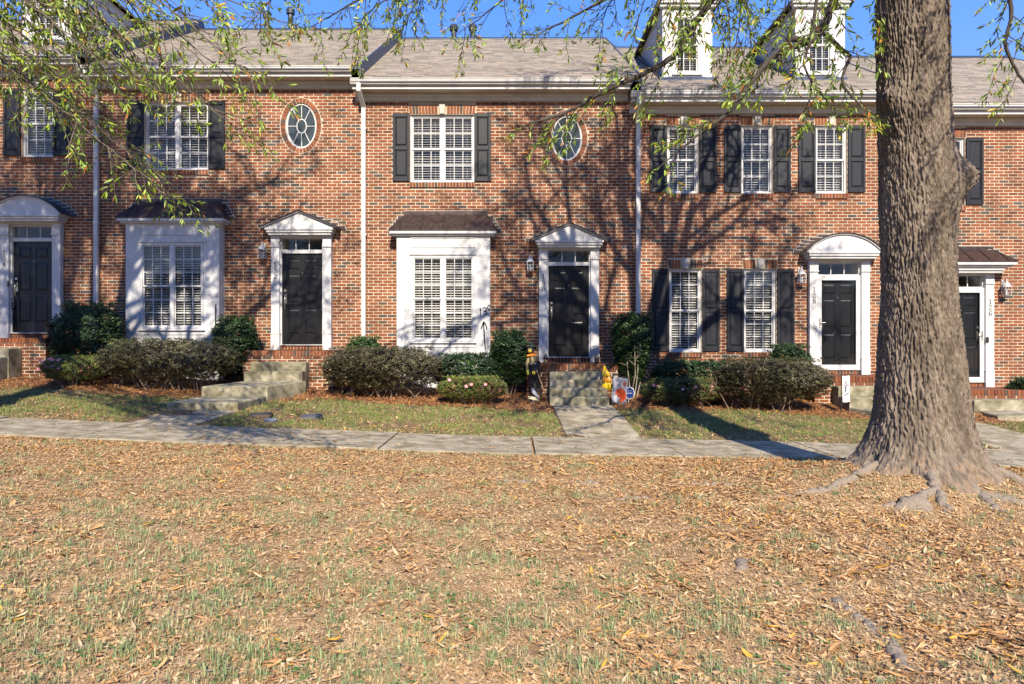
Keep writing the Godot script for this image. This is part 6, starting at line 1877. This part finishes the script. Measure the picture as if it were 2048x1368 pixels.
	for p in [[[3.7, -6.85, 0.06], [3.35, -6.68, 0.0], [3.0, -6.55, -0.01], [2.65, -6.5, -0.02], [2.3, -6.35, -0.06]], [[4.02, -6.55, 0.06], [3.88, -6.25, 0.0], [3.80, -6.0, -0.01], [3.70, -5.75, -0.03], [3.66, -5.6, -0.07]], [[3.88, -6.25, 0.0], [3.6, -6.1, -0.005], [3.3, -6.02, -0.02], [3.1, -5.9, -0.06]], [[4.2, -6.5, 0.06], [4.25, -6.2, 0.0], [4.45, -6.05, -0.005], [4.8, -6.0, -0.01], [5.1, -5.85, -0.03], [5.3, -5.8, -0.06]], [[4.25, -6.2, 0.0], [4.2, -5.9, -0.01], [4.25, -5.65, -0.06]], [[4.7, -6.7, 0.06], [5.0, -6.4, 0.0], [5.3, -6.15, -0.02], [5.6, -6.0, -0.06]]]:
		root_run(t, p, 0.060, 0.028)
	for p in [[[1.96, -4.15, -0.04], [1.90, -3.97, -0.004], [1.93, -3.75, -0.012], [1.89, -3.55, -0.03], [1.90, -3.38, -0.010], [1.84, -3.2, -0.014], [1.83, -3.0, -0.02]], [[1.62, -4.75, -0.03], [1.56, -4.64, 0.01], [1.52, -4.5, 0.0], [1.45, -4.38, -0.035]], [[-0.35, -7.25, -0.03], [0.05, -7.3, 0.0], [0.35, -7.22, -0.03]], [[0.55, -7.3, -0.03], [0.85, -7.25, 0.0], [1.1, -7.1, -0.035]], [[0.9, -6.45, -0.03], [1.25, -6.5, 0.0], [1.55, -6.55, -0.035]], [[1.75, -7.2, -0.03], [2.05, -7.15, 0.0], [2.4, -7.1, -0.03]]]:
		root_run(t, p, 0.040, 0.036)
	root_run(t, [[3.35, -5.98, -0.06], [3.5, -5.94, 0.01], [3.66, -5.97, -0.05]], 0.12, 0.10)
	finish_tree(t, F, S, T, sprig)

	# its neighbour, whose branches hang in from the left
	t = thing("willow_oak", Vector3(-8.3, 0, -6.6), "leafy oak whose drooping twigs hang before the 134 and 132 houses", "tree", "street oaks along the lawn")
	var o2 := t.position
	var gx := gy(o2.x, o2.z)
	trunk(t, Vector3.ZERO, [[gx - 0.3, 0.8], [gx + 0.1, 0.6], [gx + 0.5, 0.45], [1.6, 0.36], [5.0, 0.31], [7.5, 0.30], [7.9, 0.27]], [[-0.3, 0.0], [8.0, 0.05]], [], 7.9, Vector2(0.03, 0.05), 44)
	F = Foliage.new(); S = []; T = PackedColorArray()
	var tw := Color(0.22, 0.18, 0.14)
	var starts := []
	for k in 33:
		var a := r.randf()
		var z := r.randf_range(-7.4, -4.9)
		var dep := -z
		# the twigs slant down to the right
		var xe := r.randf_range(-0.66, -0.36) * dep; var ye := 1.5 + r.randf_range(0.20, 0.50) * dep * (1.0 if r.randf() < 0.8 else 0.8)
		if ye - 1.5 < 0.16 * dep: continue
		if k >= 20:
			# a nearer, denser cluster high up
			z = r.randf_range(-5.6, -4.6); dep = -z
			xe = r.randf_range(-0.72, -0.54) * dep; ye = 1.5 + r.randf_range(0.38, 0.50) * dep
		# lower right corner of the mass is thin
		if (xe / dep + 0.75) * 1.15 + (0.5 - (ye - 1.5) / dep) > 0.62 and r.randf() < 0.8: continue
		starts.append([P(xe, ye, z), z])
	for q in starts:
		var e: Vector3 = q[0]
		var pts := [P(-7.9, e.y + r.randf_range(2.2, 3.4), lerpf(-6.6, e.z, 0.5)), e + Vector3(-2.0, 1.5, -0.1), e + Vector3(-0.9, 0.72, 0.0), e]
		var loc := []
		for p in pts: loc.append(p - o2)
		branch(F, loc, 0.018, 0.004, r, 0.25, 0.55, 0.050, 0.067, 0.09, 1.0, Vector3(0.35, -0.30, 0.0), tw, 0.30)
	for q in [[P(-7.9, 7.0, -6.5), P(-5.5, 6.3, -6.4), P(-4.0, 5.45, -6.3), P(-3.2, 4.95, -6.2), P(-2.75, 4.55, -6.2)], [P(-7.9, 7.2, -7.0), P(-5.4, 6.6, -7.6), P(-3.9, 5.75, -7.8), P(-3.1, 5.35, -7.8), P(-2.6, 5.15, -7.8)]]:
		var loc := []
		for p in q: loc.append(p - o2)
		branch(F, loc, 0.03, 0.005, r, 0.24, 0.55, 0.036, 0.10, 0.14, 0.9, Vector3(0.2, -0.3, 0), tw, 0.35)
	for k in 9:
		var w := TAU * k / 9 + 0.2
		grow(F, S, T, Vector3(0.05, 6.7 + 0.12 * k, 0), Vector3(cos(w) * 0.9, 0.6 + 0.3 * (k % 3), sin(w) * 0.75), 3.1 + 0.5 * (k % 2), 0.16, 0, r, bark, 0.12, 0.22)
	finish_tree(t, F, S, T, sprig)
	# oaks over the road, which the windows mirror
	for q in [[-13.0, 24.0, 0.5], [-2.5, 27.0, 2.0], [8.5, 24.5, 4.0]]:
		var c := t.duplicate()
		c.name = numbered("willow_oak")
		add_child(c)
		c.position = Vector3(q[0], -0.3, q[1]); c.rotation.y = q[2]
		c.set_meta("label", "oak across the road, mirrored in the windows")
		c.set_meta("group", "oaks across the road")

# ---------------------------------------------------------------- what lies on the ground
func litter_tone(r: RandomNumberGenerator) -> Color:
	var k := r.randf()
	if k < 0.14: return Color(0.54, 0.38, 0.22) * r.randf_range(0.8, 1.05)
	if k < 0.18: return Color(0.56, 0.30, 0.035) * r.randf_range(0.8, 1.1)
	if k < 0.44: return Color(0.26, 0.13, 0.052) * r.randf_range(0.7, 1.1)
	return Color(0.41, 0.215, 0.078).lerp(Color(0.51, 0.325, 0.155), r.randf()) * r.randf_range(0.7, 1.08)
func lie(p: Vector3, r: RandomNumberGenerator, tilt: float, s: float) -> Transform3D:
	var e := 0.06
	var n := Vector3(gy(p.x - e, p.z) - gy(p.x + e, p.z), 2 * e, gy(p.x, p.z - e) - gy(p.x, p.z + e)).normalized()
	var up := (n + Vector3(r.randfn(0, tilt), 0, r.randfn(0, tilt))).normalized()
	var x := up.cross(Vector3(cos(r.randf() * TAU), 0.01, sin(r.randf() * TAU))).normalized()
	return Transform3D(Basis(x, up, x.cross(up)) * s, p)
func build_cover() -> void:
	var r := RandomNumberGenerator.new(); r.seed = 2024
	var f := FastNoiseLite.new(); f.seed = 4; f.frequency = 0.55; f.fractal_octaves = 3
	var kinds := [leaf_mesh(1.0, 0.20, 0.25, 0.6, 0.7), leaf_mesh(1.0, 0.19, 0.8, 1.2, 1.2), leaf_mesh(1.0, 0.22, 0.5, -0.8, -1.1), leaf_mesh(1.0, 0.13, 1.1, 0.9, 2.0), leaf_mesh(1.0, 0.36, 0.35, 0.9, 0.8, 1)]
	var at := [[], [], [], [], []]; var tint := []
	for i in 5: tint.append(PackedColorArray())
	var add := func(x: float, z: float, lift: float, tilt: float, s: float) -> void:
		var v := r.randi_range(0, 4 if r.randf() < 0.12 else 3)
		if v == 4 and r.randf() < 0.5: v = 0
		var y := gy(x, z) + lift
		at[v].append(lie(Vector3(x, y, z), r, tilt, s)); tint[v].append(litter_tone(r))
	# near lawn: thick under the tree, thinner to the left
	for k in 150000:
		var z := -2.2 - 6.85 * pow(r.randf(), 0.85)
		var x := r.randf_range(-1.0, 1.0) * (0.79 * -z + 1.6)
		var d := 0.32 + 0.85 * f.get_noise_2d(x * 2.0, z * 2.0) + 0.40 * f.get_noise_2d(x * 7.0 + 40, z * 7.0)
		d += 0.45 * clampf((x - 0.6) / 2.5, -0.15, 1.0) + 0.42 * clampf((-z - 5.0) / 3.0, 0, 1)
		var tr := Vector2((x - TREE.x) * 0.8, z - TREE.z - 0.35).length()
		if tr < 1.15: d *= 0.30 if z > -7.4 else 0.7
		if r.randf() > d: continue
		add.call(x, z, 0.004 + 0.018 * r.randf() * clampf(d, 0, 1), 0.20, 0.036 + 0.07 * r.randf() * r.randf() + 0.018 * clampf(x / 2.0, 0.0, 1.0) * r.randf() + (0.045 if r.randf() < 0.07 else 0.0))
	# a few on the paving
	for k in 520:
		var x := r.randf_range(-9.0, 9.0); var z := r.randf_range(-10.58, -9.02)
		var v := r.randi_range(0, 3)
		at[v].append(Transform3D(lie(Vector3(x, g(x), z), r, 0.05, r.randf_range(0.06, 0.10)).basis, Vector3(x, g(x) + 0.038, z))); tint[v].append(litter_tone(r))
	for k in 70:
		var z := r.randf_range(-13.5, -10.6); var x := 1.41 + r.randf_range(-0.55, 0.55)
		at[0].append(Transform3D(lie(Vector3(x, 0, z), r, 0.05, r.randf_range(0.06, 0.10)).basis, Vector3(x, gy(1.4, z) + 0.037, z))); tint[0].append(litter_tone(r))
	# far lawn
	for k in 13000:
		var z := r.randf_range(-13.6, -10.62); var x := r.randf_range(-12.5, 12.0)
		if on_paving(x, z, 0.02): continue
		var d := 0.30 + 0.9 * f.get_noise_2d(x * 1.4 + 70, z * 2.2)
		if z > -10.95: d += 0.35
		if r.randf() > d: continue
		add.call(x, z, 0.012 + 0.02 * r.randf(), 0.3, r.randf_range(0.055, 0.10))
	# beds: a deep brown mulch of leaves
	for k in 26000:
		var x := r.randf_range(-12.5, 12.0); var z := r.randf_range(-15.4, -12.6)
		if z > bed(x) + 0.25 * r.randf() or on_paving(x, z, 0.03) or in_landing(x, z): continue
		var v := r.randi_range(0, 3)
		at[v].append(lie(Vector3(x, gy(x, z) + 0.035 * r.randf(), z), r, 0.35, r.randf_range(0.06, 0.105)))
		tint[v].append(litter_tone(r) * Color(0.82, 0.66, 0.55))
	var o := Node3D.new(); o.name = "fallen_leaves"; add_child(o)
	tag(o, "dry brown oak leaves scattered over lawn, beds and sidewalk", "leaves", "", "stuff")
	for v in 5: many("leaves", kinds[v], M.dry, at[v], tint[v], o)
	# thatch: dead strands and crumbs of leaf that cover the soil
	var tb := B.new()
	for k in 12:
		var a := r.randf() * TAU
		var p := Vector3(r.randfn(0, 0.035), 0.003 + 0.008 * r.randf(), r.randfn(0, 0.035)); var d := Vector3(cos(a), r.randfn(0, 0.10), sin(a)); var s := d.cross(Vector3.UP).normalized() * 0.0016
		var l := r.randf_range(0.02, 0.065)
		tb.col = grey(r.randf_range(0.6, 1.25))
		tb.quad(p - s, p + s, p + d * l + s * 0.4, p + d * l - s * 0.4)
	for k in 9:
		var a := r.randf() * TAU
		var p := Vector3(r.randfn(0, 0.04), 0.004 + 0.006 * r.randf(), r.randfn(0, 0.04)); var d := Vector3(cos(a), r.randfn(0, 0.25), sin(a)) * r.randf_range(0.008, 0.024); var s := d.cross(Vector3.UP) * 0.4
		tb.col = grey(r.randf_range(0.55, 1.2))
		tb.tri(p, p + d + s, p + d * 1.2 - s)
	var thm := tb.mesh()
	var A := []; var C := PackedColorArray()
	for k in 76000:
		var z := -2.2 - 6.8 * pow(r.randf(), 0.8)
		var x := r.randf_range(-1.0, 1.0) * (0.79 * -z + 1.6)
		if r.randf() < 0.35 + 0.8 * f.get_noise_2d(x * 3.0 + 9, z * 3.0 + 5): continue
		A.append(lie(Vector3(x, gy(x, z), z), r, 0.05, r.randf_range(0.7, 1.4)))
		C.append(Color(0.56, 0.40, 0.215).lerp(Color(0.43, 0.255, 0.11), r.randf()) * r.randf_range(0.8, 1.1))
	for k in 9000:
		var z := r.randf_range(-13.4, -10.62); var x := r.randf_range(-12.5, 12.0)
		if on_paving(x, z, 0.02): continue
		A.append(lie(Vector3(x, gy(x, z), z), r, 0.05, r.randf_range(0.8, 1.5)))
		C.append(Color(0.34, 0.25, 0.12) * r.randf_range(0.7, 1.1))
	for k in 12000:
		var x := r.randf_range(-12.5, 12.0); var z := r.randf_range(-15.4, -12.7)
		if z > bed(x) + 0.2 * r.randf() or on_paving(x, z, 0.03) or in_landing(x, z): continue
		A.append(lie(Vector3(x, gy(x, z) + 0.01, z), r, 0.1, r.randf_range(1.0, 1.8)))
		C.append(Color(0.33, 0.15, 0.06) * r.randf_range(0.7, 1.1))
	o = Node3D.new(); o.name = "ground_litter"; add_child(o)
	tag(o, "fine straw and leaf crumbs covering the soil", "litter", "", "stuff")
	many("litter", thm, M.dry, A, C, o)
	# grass: tufts of bent blades
	var tufts := []
	for v in 3:
		var b := B.new()
		for k in 9:
			var a := r.randf() * TAU
			var d := Vector3(cos(a), 0, sin(a)); var s := Vector3(-sin(a), 0, cos(a)) * r.randf_range(0.0013, 0.0022)
			var p := Vector3(r.randfn(0, 0.014), 0, r.randfn(0, 0.014))
			var h := r.randf_range(0.022, 0.055); var ln := r.randf_range(0.15, 0.9)
			b.col = grey(r.randf_range(0.7, 1.25))
			var m := p + d * h * ln * 0.35 + Vector3(0, h * 0.62, 0); var e := p + d * h * ln + Vector3(0, h * (1.0 - ln * 0.35), 0)
			b.quad(p - s, p + s, m + s * 0.8, m - s * 0.8); b.tri(m - s * 0.8, m + s * 0.8, e)
		tufts.append(b.mesh())
	var GA := [[], [], []]; var GC := [PackedColorArray(), PackedColorArray(), PackedColorArray()]
	for k in 44000:
		var z := -2.2 - 6.8 * r.randf()
		var x := r.randf_range(-1.0, 1.0) * (0.79 * -z + 1.6)
		var d := 0.16 + 0.85 * f.get_noise_2d(x * 2.6 + 200, z * 2.6) + 0.32 * clampf((z + 5.2) / 2.0, 0, 1) + 0.22 * clampf(-x / 2.0, -1.0, 1) * clampf((z + 7.0) / 3.0, 0, 1)
		if r.randf() > d: continue
		var v := r.randi_range(0, 2)
		GA[v].append(Transform3D(Basis(Vector3.UP, r.randf() * TAU) * r.randf_range(0.7, 1.5), Vector3(x, gy(x, z), z)))
		GC[v].append((Color(0.15, 0.22, 0.085).lerp(Color(0.27, 0.32, 0.15), r.randf()) if r.randf() < 0.72 else Color(0.42, 0.34, 0.18)) * r.randf_range(0.8, 1.1))
	for k in 38000:
		var z := r.randf_range(-13.5, -10.6); var x := r.randf_range(-12.5, 12.0)
		if z < bed(x) + 0.05 or on_paving(x, z, 0.0): continue
		var d := 0.55 + 0.8 * f.get_noise_2d(x * 1.3 + 300, z * 1.8) - (0.2 if z > -11.0 else 0.0)
		if r.randf() > d: continue
		var v := r.randi_range(0, 2)
		GA[v].append(Transform3D(Basis(Vector3.UP, r.randf() * TAU) * r.randf_range(0.9, 1.6), Vector3(x, gy(x, z), z)))
		GC[v].append((Color(0.10, 0.17, 0.032).lerp(Color(0.22, 0.27, 0.06), r.randf()) if r.randf() < 0.78 else Color(0.34, 0.27, 0.12)) * r.randf_range(0.8, 1.15))
	o = Node3D.new(); o.name = "lawn_grass"; add_child(o)
	tag(o, "thin green grass coming through the fallen leaves", "grass", "", "stuff")
	for v in 3: many("grass", tufts[v], M.grass, GA[v], GC[v], o)
	# clover-like weeds in the near lawn
	var wb := B.new()
	for k in 7:
		var a := r.randf() * TAU
		var p := Vector3(cos(a), 0, sin(a)) * r.randf_range(0.006, 0.03) + Vector3(0, r.randf_range(0.008, 0.02), 0)
		for j in 5:
			var w := TAU * j / 5
			var w2 := TAU * (j + 1) / 5
			wb.col = grey(r.randf_range(0.8, 1.15))
			wb.tri(p, p + Vector3(cos(w), 0.15, sin(w)) * 0.007, p + Vector3(cos(w2), 0.15, sin(w2)) * 0.007)
	A = []; C = PackedColorArray()
	for k in 2600:
		var z := -2.4 - 3.6 * r.randf(); var x := r.randf_range(-1.0, 0.55) * (0.79 * -z + 0.3)
		if f.get_noise_2d(x * 3.0 + 500, z * 3.0) < 0.18: continue
		A.append(Transform3D(Basis(Vector3.UP, r.randf() * TAU) * r.randf_range(0.7, 1.3), Vector3(x, gy(x, z), z)))
		C.append(Color(0.12, 0.22, 0.05) * r.randf_range(0.8, 1.2))
	o = Node3D.new(); o.name = "lawn_weeds"; add_child(o)
	tag(o, "small round-leaved weeds among the near grass", "weeds", "", "stuff")
	many("weeds", wb.mesh(), M.grass, A, C, o)

func _ready() -> void:
	# camera, sky, sun, exposure
	var cam := Camera3D.new()
	cam.name = "camera"
	cam.fov = rad_to_deg(2.0 * atan(684.0 / 1365.0))
	cam.position = Vector3(0, 1.5, 0)
	cam.near = 0.05; cam.far = 2000.0
	add_child(cam)
	var env := Environment.new()
	env.background_mode = Environment.BG_SKY
	var sky := Sky.new()
	var sm := ProceduralSkyMaterial.new()
	sm.sky_top_color = Color(0.235, 0.435, 0.75)
	sm.sky_horizon_color = Color(0.72, 0.81, 0.90)
	sm.sky_curve = 0.12
	sm.ground_horizon_color = Color(0.55, 0.52, 0.46)
	sm.ground_bottom_color = Color(0.30, 0.26, 0.20)
	sm.sun_angle_max = 2.0
	sky.sky_material = sm
	env.sky = sky
	env.background_energy_multiplier = 1.12
	env.tonemap_mode = Environment.TONE_MAPPER_LINEAR
	env.tonemap_exposure = 2.0
	env.sdfgi_enabled = true; env.ssao_enabled = true; env.ssil_enabled = true
	var we := WorldEnvironment.new()
	we.name = "environment"
	we.environment = env
	add_child(we)
	var sun := DirectionalLight3D.new()
	sun.name = "sun"
	sun.light_energy = 1.55
	sun.light_color = Color(1.0, 0.948, 0.865)
	sun.light_angular_distance = 0.5
	sun.shadow_enabled = true
	add_child(sun)
	sun.look_at_from_position(Vector3.ZERO, Vector3(-0.12, -0.75, -1.0), Vector3.UP)

	nz.seed = 11; nz.frequency = 0.1; nz.fractal_octaves = 3
	materials()
	build_ground()
	build_paving()
	build_houses()
	build_steps()
	build_trees()
	build_shrubs()
	build_things()
	build_cover()
